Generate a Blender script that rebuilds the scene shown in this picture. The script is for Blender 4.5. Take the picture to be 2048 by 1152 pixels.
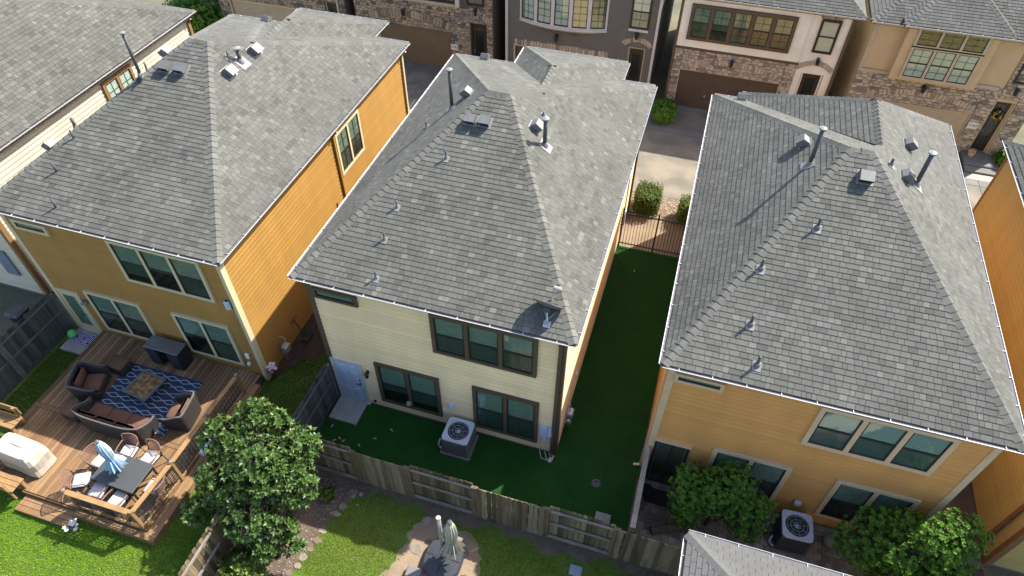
import bpy, math, random
from mathutils import Vector, Matrix
V = Vector
scene = bpy.context.scene
col = scene.collection
for o in list(bpy.data.objects): bpy.data.objects.remove(o)

# ---------------------------------------------------------------- camera, sky, sun, exposure
CAM = V((9.05, -10.61, 18.76)); PITCH, YAW, ROLL = 0.8145, 0.2925, 0.008
fw = V((-math.sin(YAW)*math.cos(PITCH), math.cos(YAW)*math.cos(PITCH), -math.sin(PITCH)))
rt = V((math.cos(YAW), math.sin(YAW), 0)); up = rt.cross(fw)
r2 = rt*math.cos(ROLL)+up*math.sin(ROLL); u2 = -rt*math.sin(ROLL)+up*math.cos(ROLL)
cd = bpy.data.cameras.new('camera'); cam = bpy.data.objects.new('camera', cd); col.objects.link(cam)
cam.matrix_world = Matrix(((r2.x, u2.x, -fw.x, CAM.x), (r2.y, u2.y, -fw.y, CAM.y), (r2.z, u2.z, -fw.z, CAM.z), (0, 0, 0, 1)))
cd.sensor_width = 36; cd.lens = 36*1355.8/2048; cd.clip_start = .1; cd.clip_end = 2000
scene.camera = cam
SUN_AZ, SUN_EL = math.radians(41.5), math.radians(47.5)      # azimuth from +y towards +x
world = bpy.data.worlds.new('World'); scene.world = world; world.use_nodes = True
wn = world.node_tree.nodes; wl = world.node_tree.links
sky = wn.new('ShaderNodeTexSky'); sky.sky_type = 'NISHITA'; sky.sun_disc = False
sky.sun_elevation = SUN_EL; sky.sun_rotation = SUN_AZ; sky.air_density = 1.0; sky.dust_density = 2.0; sky.ozone_density = 1.0
wl.new(sky.outputs[0], wn['Background'].inputs[0]); wn['Background'].inputs[1].default_value = 0.11
sd = bpy.data.lights.new('sun', 'SUN'); sd.energy = 3.5; sd.angle = math.radians(.53); sd.color = (1, .955, .86)
sun = bpy.data.objects.new('sun', sd); col.objects.link(sun)
sdir = V((math.sin(SUN_AZ)*math.cos(SUN_EL), math.cos(SUN_AZ)*math.cos(SUN_EL), math.sin(SUN_EL)))
sun.rotation_euler = sdir.to_track_quat('Z', 'Y').to_euler(); sun.location = (10, 10, 40)
vs = scene.view_settings; vs.view_transform = 'Standard'; vs.look = 'None'; vs.exposure = 1.78; vs.gamma = 1; vs.use_curve_mapping = False
scene.render.engine = 'CYCLES'
scene.cycles.max_bounces = 6; scene.cycles.transparent_max_bounces = 8

# ---------------------------------------------------------------- helpers
rng = random.Random(11)
U = rng.uniform

def wloc(o):
    p = V((0, 0, 0))
    while o is not None: p += o.location; o = o.parent
    return p

class MB:
    """collects polygons in world (or local) coordinates; build() links them as ONE mesh object"""
    def __init__(s): s.v = []; s.f = []; s.t = []
    def poly(s, pts, tone=.5):
        n = len(s.v); s.v.extend([tuple(p) for p in pts]); s.f.append(tuple(range(n, n+len(pts)))); s.t.append(tone); return s
    def mesh(s, vs, fs, tone=.5):
        n = len(s.v); s.v.extend([tuple(p) for p in vs]); s.f.extend([tuple(i+n for i in f) for f in fs]); s.t.extend([tone]*len(fs)); return s
    def hexa(s, c, tone=.5):   # 8 corners: bottom ring 0-3, top ring 4-7
        return s.mesh(c, [(3, 2, 1, 0), (4, 5, 6, 7), (0, 1, 5, 4), (1, 2, 6, 5), (2, 3, 7, 6), (3, 0, 4, 7)], tone)
    def box(s, x0, x1, y0, y1, z0, z1, tone=.5, M=None):
        c = [V(p) for p in ((x0, y0, z0), (x1, y0, z0), (x1, y1, z0), (x0, y1, z0), (x0, y0, z1), (x1, y0, z1), (x1, y1, z1), (x0, y1, z1))]
        if M is not None: c = [M @ p for p in c]
        return s.hexa(c, tone)
    def bbox(s, x0, x1, y0, y1, z0, z1, b=.02, tone=.5, M=None):   # box with chamfered edges
        rings = []
        for z, i in ((z0, b), (z0+b, 0), (z1-b, 0), (z1, b)):
            a = [(x0+i+b, y0+i), (x1-i-b, y0+i), (x1-i, y0+i+b), (x1-i, y1-i-b), (x1-i-b, y1-i), (x0+i+b, y1-i), (x0+i, y1-i-b), (x0+i, y0+i+b)]
            rings.append([V((p[0], p[1], z)) for p in a])
        if M is not None: rings = [[M @ p for p in r] for r in rings]
        return s.rings(rings, True, True, tone)
    def rings(s, rings, cap0=False, cap1=False, tone=.5, closed=True):
        n = len(s.v); k = len(rings[0]); m = len(rings)
        for r in rings: s.v.extend([tuple(p) for p in r])
        fs = []
        for i in range(m-1):
            for j in range(k if closed else k-1):
                a = n+i*k+j; b = n+i*k+(j+1) % k
                fs.append((a, b, b+k, a+k))
        if cap0: fs.append(tuple(n+j for j in reversed(range(k))))
        if cap1: fs.append(tuple(n+(m-1)*k+j for j in range(k)))
        s.f.extend(fs); s.t.extend([tone]*len(fs)); return s
    def tube(s, pts, r, n=8, tone=.5, cap=True):
        pts = [V(p) for p in pts]; rs = r if isinstance(r, (list, tuple)) else [r]*len(pts); rings = []
        for i, p in enumerate(pts):
            d = (pts[min(i+1, len(pts)-1)]-pts[max(i-1, 0)]); d = d.normalized() if d.length > 1e-9 else V((0, 0, 1))
            a = d.cross(V((0, 0, 1)) if abs(d.z) < .9 else V((1, 0, 0))).normalized(); b = d.cross(a)
            rings.append([p+(a*math.cos(2*math.pi*j/n)+b*math.sin(2*math.pi*j/n))*rs[i] for j in range(n)])
        return s.rings(rings, cap, cap, tone)
    def lathe(s, prof, n=16, c=(0, 0, 0), tone=.5, cap=True, M=None):
        c = V(c); rings = [[c+V((r*math.cos(2*math.pi*j/n), r*math.sin(2*math.pi*j/n), z)) for j in range(n)] for r, z in prof]
        if M is not None: rings = [[M @ p for p in r] for r in rings]
        return s.rings(rings, cap, cap, tone)
    def bar(s, p, q, w, h, upv=(0, 0, 1), tone=.5):   # box beam from p to q
        p = V(p); q = V(q); d = (q-p).normalized(); a = d.cross(V(upv))
        if a.length < 1e-6: a = d.cross(V((1, 0, 0)))
        a.normalize(); b = a.cross(d); a *= w/2; b *= h/2
        return s.hexa([p-a-b, p+a-b, q+a-b, q-a-b, p-a+b, p+a+b, q+a+b, q-a+b], tone)
    def data(s, name, mat, smooth=False, off=None):
        m = bpy.data.meshes.new(name)
        vs_ = s.v if off is None else [(a-off.x, b-off.y, c-off.z) for a, b, c in s.v]
        m.from_pydata(vs_, [], s.f)
        at = m.attributes.new('tone', 'FLOAT', 'FACE'); at.data.foreach_set('value', s.t)
        if smooth: m.polygons.foreach_set('use_smooth', [True]*len(s.f))
        m.materials.append(mat); m.update(); return m
    def build(s, name, mat, parent=None, smooth=False, label=None, kind=None):
        o = bpy.data.objects.new(name, s.data(name, mat, smooth, wloc(parent) if parent else None))
        col.objects.link(o); o.parent = parent
        if label: o['label'] = label
        if kind: o['kind'] = kind
        return o

def inst(name, data, parent, M):     # one more piece that shares mesh data, M = world matrix
    o = bpy.data.objects.new(name, data); col.objects.link(o); o.parent = parent
    if parent is not None: M = Matrix.Translation(-wloc(parent)) @ M
    o.matrix_basis = M
    return o

def thing(name, label, cat, loc=(0, 0, 0), group=None):
    o = bpy.data.objects.new(name, None); col.objects.link(o); o.location = loc; o.empty_display_size = .2
    o['label'] = label; o['category'] = cat
    if group: o['group'] = group
    return o

def tag(o, label, cat, group=None):
    o['label'] = label; o['category'] = cat
    if group: o['group'] = group
    return o

def struct(name, mb, mat, label=None):
    o = mb.build(name, mat); o['kind'] = 'structure'
    if label: o['label'] = label
    return o

def copy_tree(src, label=None, loc=None, rotz=None, parent=None):
    c = src.copy(); col.objects.link(c); c.parent = parent
    if label: c['label'] = label
    if loc is not None: c.location = loc
    if rotz is not None: c.rotation_euler = (0, 0, rotz)
    for ch in list(src.children): copy_tree(ch, parent=c)
    return c

def frame(o, u, n):
    """wall frame: returns P(a, z, d) with a along u, d outward along n"""
    o = V(o); u = V(u); n = V(n)
    def P(a, z, d=0): return o+u*a+n*d+V((0, 0, z))
    return P

def wbox(mb, P, a0, a1, z0, z1, d0, d1, tone=.5):
    return mb.hexa([P(a0, z0, d1), P(a1, z0, d1), P(a1, z0, d0), P(a0, z0, d0), P(a0, z1, d1), P(a1, z1, d1), P(a1, z1, d0), P(a0, z1, d0)], tone)

# ---------------------------------------------------------------- materials
def nodes(name):
    m = bpy.data.materials.new(name); m.use_nodes = True
    nt = m.node_tree; return m, nt, nt.nodes['Principled BSDF'], nt.nodes, nt.links

def ramp(nd, stops, interp='LINEAR'):
    r = nd.new('ShaderNodeValToRGB'); cr = r.color_ramp; cr.interpolation = interp
    while len(cr.elements) < len(stops): cr.elements.new(.5)
    for e, (p, c) in zip(cr.elements, stops): e.position = p; e.color = (*c, 1)
    return r

def mat(name, c, rough=.7, var=.18, scale=3.0, fine=60.0, fvar=.1, bump=0.0, metal=0.0, stops=None, stretch=None, spec=.4, coat=0.0, trans=0.0, c2=None):
    """procedural: base colour (or a ramp over the per-piece 'tone'), broad weathering noise, fine grain noise, fine bump"""
    m, nt, b, nd, ln = nodes(name)
    mp = nd.new('ShaderNodeMapping'); geo = nd.new('ShaderNodeNewGeometry'); ln.new(geo.outputs['Position'], mp.inputs[0])
    if stretch: mp.inputs['Scale'].default_value = stretch
    n1 = nd.new('ShaderNodeTexNoise'); n1.inputs['Scale'].default_value = scale; n1.inputs['Detail'].default_value = 4
    n2 = nd.new('ShaderNodeTexNoise'); n2.inputs['Scale'].default_value = fine; n2.inputs['Detail'].default_value = 2
    ln.new(geo.outputs['Position'], n1.inputs[0]); ln.new(mp.outputs[0], n2.inputs[0])
    if stretch: ln.new(mp.outputs[0], n1.inputs[0])
    if stops:
        at = nd.new('ShaderNodeAttribute'); at.attribute_name = 'tone'
        rp = ramp(nd, stops); ln.new(at.outputs['Fac'], rp.inputs[0]); base = rp.outputs[0]
    else:
        rg = nd.new('ShaderNodeRGB'); rg.outputs[0].default_value = (*c, 1); base = rg.outputs[0]
        if c2:
            mx = nd.new('ShaderNodeMix'); mx.data_type = 'RGBA'; ln.new(base, mx.inputs[6]); mx.inputs[7].default_value = (*c2, 1)
            rr = nd.new('ShaderNodeMapRange'); ln.new(n1.outputs[0], rr.inputs[0]); rr.inputs[1].default_value = .42; rr.inputs[2].default_value = .6
            ln.new(rr.outputs[0], mx.inputs[0]); base = mx.outputs[2]
    def scl(src, noise, amt):
        mr = nd.new('ShaderNodeMapRange'); ln.new(noise.outputs[0], mr.inputs[0])
        mr.inputs[1].default_value = .25; mr.inputs[2].default_value = .75; mr.inputs[3].default_value = 1-amt; mr.inputs[4].default_value = 1+amt
        mm = nd.new('ShaderNodeVectorMath'); mm.operation = 'SCALE'; ln.new(src, mm.inputs[0]); ln.new(mr.outputs[0], mm.inputs['Scale']); return mm.outputs[0]
    base = scl(base, n1, var); base = scl(base, n2, fvar)
    ln.new(base, b.inputs['Base Color'])
    b.inputs['Roughness'].default_value = rough; b.inputs['Metallic'].default_value = metal
    b.inputs['Specular IOR Level'].default_value = spec; b.inputs['Coat Weight'].default_value = coat
    if bump:
        bp = nd.new('ShaderNodeBump'); bp.inputs['Strength'].default_value = bump; bp.inputs['Distance'].default_value = .02
        ln.new(n2.outputs[0], bp.inputs['Height']); ln.new(bp.outputs[0], b.inputs['Normal'])
    return m

def leafmat(name, stops, rough=.45, spec=.5, tl=.35):
    m, nt, b, nd, ln = nodes(name)
    at = nd.new('ShaderNodeAttribute'); at.attribute_name = 'tone'
    rp = ramp(nd, stops); ln.new(at.outputs['Fac'], rp.inputs[0]); ln.new(rp.outputs[0], b.inputs['Base Color'])
    b.inputs['Roughness'].default_value = rough; b.inputs['Specular IOR Level'].default_value = spec
    t = nd.new('ShaderNodeBsdfTranslucent'); ln.new(rp.outputs[0], t.inputs[0])
    mx = nd.new('ShaderNodeMixShader'); mx.inputs[0].default_value = tl
    ln.new(b.outputs[0], mx.inputs[1]); ln.new(t.outputs[0], mx.inputs[2]); ln.new(mx.outputs[0], nd['Material Output'].inputs[0])
    return m

def glassmat(name, tint, rough=.03, ior=1.55):
    m, nt, b, nd, ln = nodes(name); nd.remove(b)
    t = nd.new('ShaderNodeBsdfTransparent'); t.inputs[0].default_value = (*tint, 1)
    g = nd.new('ShaderNodeBsdfGlossy'); g.inputs['Roughness'].default_value = rough; g.inputs['Color'].default_value = (.9, .95, .95, 1)
    n = nd.new('ShaderNodeTexNoise'); n.inputs['Scale'].default_value = 2.2
    tc = nd.new('ShaderNodeTexCoord'); ln.new(tc.outputs['Object'], n.inputs[0])
    bp = nd.new('ShaderNodeBump'); bp.inputs['Strength'].default_value = .05; bp.inputs['Distance'].default_value = .05; ln.new(n.outputs[0], bp.inputs['Height']); ln.new(bp.outputs[0], g.inputs['Normal'])
    lw = nd.new('ShaderNodeLayerWeight'); pw = nd.new('ShaderNodeMath'); pw.operation = 'POWER'; ln.new(lw.outputs['Facing'], pw.inputs[0]); pw.inputs[1].default_value = 4
    f = nd.new('ShaderNodeMath'); f.operation = 'MULTIPLY_ADD'; ln.new(pw.outputs[0], f.inputs[0]); f.inputs[1].default_value = .9; f.inputs[2].default_value = .05
    mx = nd.new('ShaderNodeMixShader'); ln.new(f.outputs[0], mx.inputs[0]); ln.new(t.outputs[0], mx.inputs[1]); ln.new(g.outputs[0], mx.inputs[2])
    ln.new(mx.outputs[0], nd['Material Output'].inputs[0]); return m

def gr(a, r=1, g=1, b=1): return (a*r, a*g, a*b)
M = {}
def shm(name, lo, hi, warm, pale=None):
    w = (1, .99, warm); st = [(0, gr(lo, *w)), (.3, gr(lo+(hi-lo)*.38, *w)), (.65, gr(lo+(hi-lo)*.62, *w)), (.9, gr(lo+(hi-lo)*.9, *w)), (1, pale or gr(hi*1.04, *w))]
    return mat(name, None, .92, .15, .6, 70, .2, .5, stops=st, spec=.25)
M['shA'] = shm('asphalt_shingle_grey', .064, .120, .88)
M['shB'] = shm('asphalt_shingle_mixed', .066, .114, .87, gr(.135, 1.08, .98, .84))
M['shC'] = shm('asphalt_shingle_cool_grey', .068, .118, .88)
M['shZ'] = shm('asphalt_shingle_weathered', .060, .116, .87)
M['shE'] = mat('asphalt_shingle_pale', None, .92, .10, 1.2, 90, .12, .4, stops=[(0, gr(.098)), (1, gr(.11, 1, 1, .97))], spec=.25)
M['under'] = mat('roof_underlay', (.06, .06, .058), .9)
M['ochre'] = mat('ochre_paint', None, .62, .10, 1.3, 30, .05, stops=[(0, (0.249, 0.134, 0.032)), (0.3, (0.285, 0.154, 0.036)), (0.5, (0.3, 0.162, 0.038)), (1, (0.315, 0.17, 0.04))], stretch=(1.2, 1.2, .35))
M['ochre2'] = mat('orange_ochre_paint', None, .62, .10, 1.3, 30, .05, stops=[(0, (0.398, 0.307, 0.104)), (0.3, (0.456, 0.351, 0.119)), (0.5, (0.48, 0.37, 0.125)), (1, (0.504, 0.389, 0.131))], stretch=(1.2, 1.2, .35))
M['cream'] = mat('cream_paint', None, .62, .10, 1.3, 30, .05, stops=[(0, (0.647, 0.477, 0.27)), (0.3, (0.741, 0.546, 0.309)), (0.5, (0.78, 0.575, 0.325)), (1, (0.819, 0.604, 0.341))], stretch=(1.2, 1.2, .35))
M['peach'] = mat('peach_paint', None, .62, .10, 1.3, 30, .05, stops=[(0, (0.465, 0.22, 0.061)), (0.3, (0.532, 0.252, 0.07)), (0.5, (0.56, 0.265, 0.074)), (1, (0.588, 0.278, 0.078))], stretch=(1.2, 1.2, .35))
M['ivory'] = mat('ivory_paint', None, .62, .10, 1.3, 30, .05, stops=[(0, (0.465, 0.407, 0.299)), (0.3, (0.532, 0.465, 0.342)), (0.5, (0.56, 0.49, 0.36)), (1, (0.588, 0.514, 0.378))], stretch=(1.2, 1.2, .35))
M['trimA'] = mat('pale_yellow_trim', (.50, .43, .26), .6, .06)
M['trimB'] = mat('dark_brown_trim', (.085, .058, .036), .6, .12)
M['trimC'] = mat('tan_trim', (.55, .39, .23), .6, .06)
M['trimZ'] = mat('brown_trim', (.24, .13, .055), .6, .1)
M['white'] = mat('white_metal_paint', (.46, .455, .45), .45, .08)
M['gutin'] = mat('gutter_inside', (.10, .095, .10), .8, .2)
M['black'] = mat('black_metal', (.018, .018, .02), .45, .2)
M['sash'] = mat('dark_window_sash', (.02, .018, .016), .5, .2)
M['liner'] = mat('dark_room', (.022, .03, .03), .9, .3)
M['blind'] = mat('blind_slats', (.24, .29, .26), .7, .08)
M['blindw'] = mat('white_blind_slats', (.52, .52, .49), .7, .08)
M['curt'] = mat('drawn_curtain', (.175, .215, .175), .8, .12, 6)
M['glass'] = glassmat('window_glass', (.90, .96, .93))
M['screen'] = glassmat('screened_window_glass', (.68, .73, .71), .1)
M['galv'] = mat('galvanised_metal', (.42, .42, .43), .45, .15, 4, 60, .08, metal=.6)
M['vent'] = mat('vent_metal_weathered', (.15, .148, .145), .55, .12, 6, 60, .08, metal=.3)
M['pipe'] = mat('vent_pipe_dark', (.06, .06, .065), .55, .2)
M['lead'] = mat('pipe_flashing', (.17, .168, .165), .6, .1)
M['stone'] = mat('field_stone', None, .9, .18, 5, 45, .18, .5, stops=[(0, (.10, .092, .075)), (.2, (.18, .16, .125)), (.4, (.30, .25, .175)), (.6, (.33, .255, .16)), (.8, (.42, .345, .24)), (1, (.22, .195, .175))])
M['stone2'] = mat('pale_field_stone', None, .9, .18, 5, 45, .18, .5, stops=[(0, (.18, .15, .12)), (.25, (.33, .275, .21)), (.5, (.44, .37, .28)), (.75, (.47, .385, .27)), (1, (.29, .25, .225))])
M['mortar'] = mat('stone_mortar', (.11, .095, .08), .95, .15)
M['mortar2'] = mat('pale_stone_mortar', (.20, .165, .14), .95, .15)
M['stucG'] = mat('grey_stucco', (.125, .12, .11), .9, .10, 2, 120, .12, .3)
M['stucC'] = mat('offwhite_stucco', (.72, .70, .60), .9, .08, 2, 120, .10, .3)
M['stucB'] = mat('beige_stucco', (.50, .385, .225), .9, .08, 2, 120, .10, .3)
M['taupe'] = mat('taupe_trim', (.42, .36, .26), .7, .08)
M['garB'] = mat('brown_garage_door', (.155, .118, .075), .55, .08)
M['garD'] = mat('dark_brown_garage_door', (.085, .060, .044), .5, .08)
M['garT'] = mat('tan_garage_door', (.42, .35, .24), .55, .08)
M['doorK'] = mat('dark_wood_door', (.028, .022, .018), .4, .2)
M['conc'] = mat('concrete', (.135, .122, .10), .9, .2, .8, 50, .1, .2, c2=(.17, .145, .112))
M['concG'] = mat('grey_concrete', (.135, .13, .12), .9, .16, 1.4, 50, .10, .2)
M['dirt'] = mat('sandy_soil', (.20, .145, .095), .95, .18, 1.5, 40, .2, .4)
M['soil'] = mat('mulch_soil', (.10, .072, .055), .95, .3, 2.5, 30, .35, .8)
M['dsoil'] = mat('dark_mulch', (.05, .032, .022), .95, .4, 5, 40, .4, .8)
M['chips'] = mat('wood_chips', None, .9, .1, 5, 60, .2, stops=[(0, (.09, .05, .03)), (.5, (.2, .135, .085)), (1, (.34, .27, .2))])
M['gsoil'] = mat('lawn_soil', (.06, .10, .012), .95, .25, 1.5, 30, .3, .6)
M['turf'] = mat('turf_backing', (.007, .05, .003), .95, .2, 1.2, 60, .3, .6)
M['ground'] = mat('ground', (.10, .095, .06), .95, .3, .4, 20, .3)
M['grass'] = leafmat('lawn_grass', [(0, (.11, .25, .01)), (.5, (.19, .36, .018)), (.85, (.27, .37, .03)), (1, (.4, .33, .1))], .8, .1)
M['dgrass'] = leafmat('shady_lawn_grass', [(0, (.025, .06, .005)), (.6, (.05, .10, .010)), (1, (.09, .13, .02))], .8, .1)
M['tgrass'] = leafmat('artificial_turf', [(0, (.011, .085, .003)), (.6, (.022, .135, .006)), (1, (.04, .18, .012))], .85, .05, .15)
M['magn'] = leafmat('magnolia_leaf', [(0, (.016, .038, .007)), (.4, (.042, .085, .013)), (.75, (.075, .13, .024)), (.93, (.11, .165, .038)), (1, (.24, .14, .07))], .4, .35, .2)
M['citr'] = leafmat('citrus_leaf', [(0, (.03, .09, .007)), (.5, (.095, .20, .016)), (1, (.15, .27, .03))], .5, .3, .38)
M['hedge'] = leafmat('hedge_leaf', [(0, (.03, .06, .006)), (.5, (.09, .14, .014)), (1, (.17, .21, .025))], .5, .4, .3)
M['bark'] = mat('bark', (.09, .065, .045), .95, .3, 8, 40, .3, .8)
M['deck'] = mat('deck_timber', None, .75, .22, 2.2, 14, .18, .25, stops=[(0, (.11, .060, .026)), (.5, (.175, .098, .045)), (1, (.225, .135, .066))], stretch=(9, .7, 9))
M['rail'] = mat('railing_timber', (.25, .145, .06), .7, .2, 2.5, 20, .15, .2)
M['fence'] = mat('weathered_fence_wood', None, .9, .35, 2.0, 30, .25, .5, stops=[(0, (.062, .042, .024)), (.5, (.122, .086, .05)), (1, (.185, .14, .085))], stretch=(5, 5, .5))
M['fenceT'] = mat('silvered_rail_wood', (.20, .17, .14), .9, .25, 3, 40, .2, .5)
M['fenceD'] = mat('dark_fence_wood', None, .9, .3, 2.0, 30, .25, .5, stops=[(0, (.028, .034, .03)), (1, (.075, .08, .07))], stretch=(5, 5, .5))
M['wick'] = mat('dark_wicker', (.035, .03, .028), .6, .15, 8, 130, .5, .9)
M['wickl'] = mat('wicker_edge', (.11, .10, .095), .55, .15, 8, 130, .5, .9)
M['cush'] = mat('brown_cushion', (.115, .055, .034), .9, .1, 4, 90, .08)
M['cushw'] = mat('white_cushion', (.42, .41, .41), .85, .05)
M['copper'] = mat('rose_wicker', (.19, .105, .075), .6, .12, 8, 130, .3, .6)
M['tabl'] = mat('dark_slate_table_top', (.05, .054, .056), .5, .1, 4, 90, .15, .1)
M['steel'] = mat('brushed_steel', (.20, .20, .215), .35, .08, 6, 90, .1, metal=.7)
M['cover'] = mat('canvas_cover', (.40, .345, .28), .85, .06, 3, 60, .06, .1)
M['canvas'] = mat('cream_canvas', (.36, .33, .27), .85, .08)
M['grpole'] = mat('grey_pole', (.27, .26, .26), .4, .1, metal=.4)
M['tub'] = mat('umbrella_base_plastic', (.03, .034, .042), .4, .15, 4, 60, .1)
M['flag'] = mat('flagstone', None, .85, .22, 4, 40, .15, .3, stops=[(0, (.085, .062, .046)), (.5, (.14, .105, .078)), (1, (.21, .175, .14))])
M['paver'] = mat('clay_paver', None, .9, .2, 3, 50, .2, .3, stops=[(0, (.15, .115, .09)), (.5, (.22, .17, .135)), (1, (.29, .23, .185))])
M['bluew'] = mat('pale_blue_plastic', (.40, .46, .55), .5, .08)
M['acbody'] = mat('ac_grille_paint', (.15, .14, .13), .5, .12, metal=.2)
M['actop'] = mat('ac_top_paint', (.46, .465, .50), .5, .08)
M['acdark'] = mat('ac_dark_inside', (.02, .022, .025), .7, .2)
M['rubber'] = mat('black_rubber', (.02, .018, .017), .85, .2)
M['green'] = mat('green_ball', (.09, .42, .10), .5, .1)
M['wflow'] = mat('white_petals', (.5, .48, .5), .7, .08)
M['pflow'] = mat('magenta_petals', (.42, .05, .20), .7, .15)
M['oflow'] = mat('orange_wreath', (.55, .25, .05), .8, .3, 20)
M['navy'] = mat('navy_mat', (.022, .018, .075), .9, .15)
M['lilac'] = mat('pale_lilac_print', (.60, .55, .72), .9, .1)
M['sign'] = mat('pale_stone_plaque', (.66, .64, .60), .8, .08)
M['dlead'] = mat('dry_leaf', (.34, .27, .17), .8, .2)
M['railD'] = mat('dark_rail_wood', (.10, .10, .095), .9, .25, 3, 40, .2, .5)
M['pblue'] = mat('pale_blue_grey_plastic', (.16, .2, .24), .5, .08)
M['slab'] = mat('grey_slab_concrete', (.25, .245, .23), .9, .2, 3, 50, .12, .2)
M['ygrass'] = leafmat('patchy_lawn_grass', [(0, (.11, .2, .012)), (.4, (.20, .29, .025)), (.75, (.33, .34, .05)), (1, (.44, .35, .12))], .8, .1)
M['blade'] = mat('fan_blade_paint', (.34, .37, .42), .5, .08)
# ---------------------------------------------------------------- roofs: shingles, ridge caps, gutters
EAVE = 5.8; K = .7224; OV = .25

def clip_poly(poly, subj):      # Sutherland-Hodgman, poly convex counter-clockwise
    out = subj
    for i in range(len(poly)):
        a = poly[i]; b = poly[(i+1) % len(poly)]; inp = out; out = []
        if not inp: return out
        ex, ey = b[0]-a[0], b[1]-a[1]
        def side(p): return ex*(p[1]-a[1])-ey*(p[0]-a[0])
        for j in range(len(inp)):
            p = inp[j-1]; q = inp[j]; sp, sq = side(p), side(q)
            if sq >= 0:
                if sp < 0: t = sp/(sp-sq); out.append((p[0]+(q[0]-p[0])*t, p[1]+(q[1]-p[1])*t))
                out.append(q)
            elif sp >= 0: t = sp/(sp-sq); out.append((p[0]+(q[0]-p[0])*t, p[1]+(q[1]-p[1])*t))
    return out

class Face:
    def __init__(s, pts, base=None):
        s.p = [V(p) for p in pts]
        if base is not None:
            s.o, s.u, s.v, s.n, s.M = base.o, base.u, base.v, base.n, base.M
            s.q = [((p-s.o).dot(s.u), (p-s.o).dot(s.v)) for p in s.p]; return
        s.o = s.p[0]; s.u = (s.p[1]-s.p[0]).normalized()
        s.n = s.u.cross(s.p[2]-s.p[0]).normalized(); s.v = s.n.cross(s.u)
        s.q = [((p-s.o).dot(s.u), (p-s.o).dot(s.v)) for p in s.p]
        s.M = Matrix(((s.u.x, s.v.x, s.n.x, 0), (s.u.y, s.v.y, s.n.y, 0), (s.u.z, s.v.z, s.n.z, 0), (0, 0, 0, 1)))
    def at(s, a, b, h=0): return s.o+s.u*a+s.v*b+s.n*h
    def mat_at(s, a, b, h=0): return Matrix.Translation(s.at(a, b, h)) @ s.M
    def hit(s, x, y):       # point of the plane above (x, y)
        z = s.o.z-(s.n.x*(x-s.o.x)+s.n.y*(y-s.o.y))/s.n.z; return V((x, y, z))
    def mat_xy(s, x, y, h=0): return Matrix.Translation(s.hit(x, y)+s.n*h) @ s.M

WID = (.115, .15, .19, .235, .29); TON = (0.04, .2, .36, .5, .64, .8, .97); THK = .016
_sh = {}
def shingle_mesh(mat_, wi, ti, e):
    k = (mat_.name, wi, ti, e)
    if k not in _sh:
        w = WID[wi]; g = .004
        _sh[k] = MB().mesh([(g, 0, 0), (w-g, 0, 0), (w-g, 0, THK), (g, 0, THK), (g, e, 0), (w-g, e, 0), (w-g, e, .003), (g, e, .003)],
                           [(0, 1, 2, 3), (3, 2, 6, 7), (1, 5, 6, 2), (4, 0, 3, 7), (5, 4, 7, 6)], TON[ti]).data('shingle', mat_)
    return _sh[k]

def shingle_roof(roof, faces, mat_, n_parts, e=.148, three_tab=False, seed=1):
    r = random.Random(seed); full = []; rest = MB(); nv = 0
    for F in faces:
        vmax = max(q[1] for q in F.q); umin = min(q[0] for q in F.q); umax = max(q[0] for q in F.q)
        row = 0
        while row*e < vmax:
            v0 = row*e; a = umin-r.uniform(0, .3)
            if three_tab: a = umin-(.1525 if row % 2 else .305)
            while a < umax:
                wi = 4 if three_tab else r.choices((0, 1, 2, 3, 4), (2, 3, 3, 2, 2))[0]; w = WID[wi]
                ti = r.choices(range(7), (1, 3, 4, 4, 4, 3, 1))[0]
                if wi > 2 and not three_tab: ti = min(ti, r.choice((2, 3, 4, 5)))
                quad = [(a, v0), (a+w, v0), (a+w, v0+e), (a, v0+e)]
                c = clip_poly(F.q, quad)
                if len(c) >= 3:
                    ar = abs(sum(c[i-1][0]*c[i][1]-c[i][0]*c[i-1][1] for i in range(len(c))))/2
                    if ar > .999*w*e:
                        p = F.at(a+w/2, v0+e/2); d = p-CAM
                        full.append((abs(F.n.dot(d.normalized()))*w*e/d.length_squared, F, a, v0, wi, ti))
                    elif ar > 1e-5: add_sh(rest, F, c, v0, e, TON[ti])
                a += w
            row += 1
    # pieces outside the picture are never single parts
    def seen(f):
        d = f[1].at(f[2]+.1, f[3]+.07)-CAM; z = d.dot(fw)
        return abs(d.dot(r2)/z)*1355.8 < 1024 and abs(d.dot(u2)/z)*1355.8 < 576 and d.dot(f[1].n) < 0
    full.sort(key=lambda f: -f[0]-(1 if seen(f) else 0))
    for _, F, a, v0, wi, ti in full[:n_parts]:
        inst('shingle', shingle_mesh(mat_, wi, ti, e), roof, F.mat_at(a, v0))
    g = .004
    for _, F, a, v0, wi, ti in full[n_parts:]:
        w = WID[wi]; add_sh(rest, F, [(a+g, v0), (a+w-g, v0), (a+w-g, v0+e), (a+g, v0+e)], v0, e, TON[ti])
    rest.build('shingle_field', mat_, roof, kind='stuff')

def add_sh(mb, F, c, v0, e, tone):
    top = []; bot = []
    for a, b in c:
        t = (b-v0)/e; top.append(F.at(a, b, THK*(1-t)+.003*t)); bot.append(F.at(a, b, -.002))
    mb.poly(top, tone)
    for i in range(len(c)): mb.poly([bot[i-1], bot[i], top[i], top[i-1]], tone)

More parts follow.
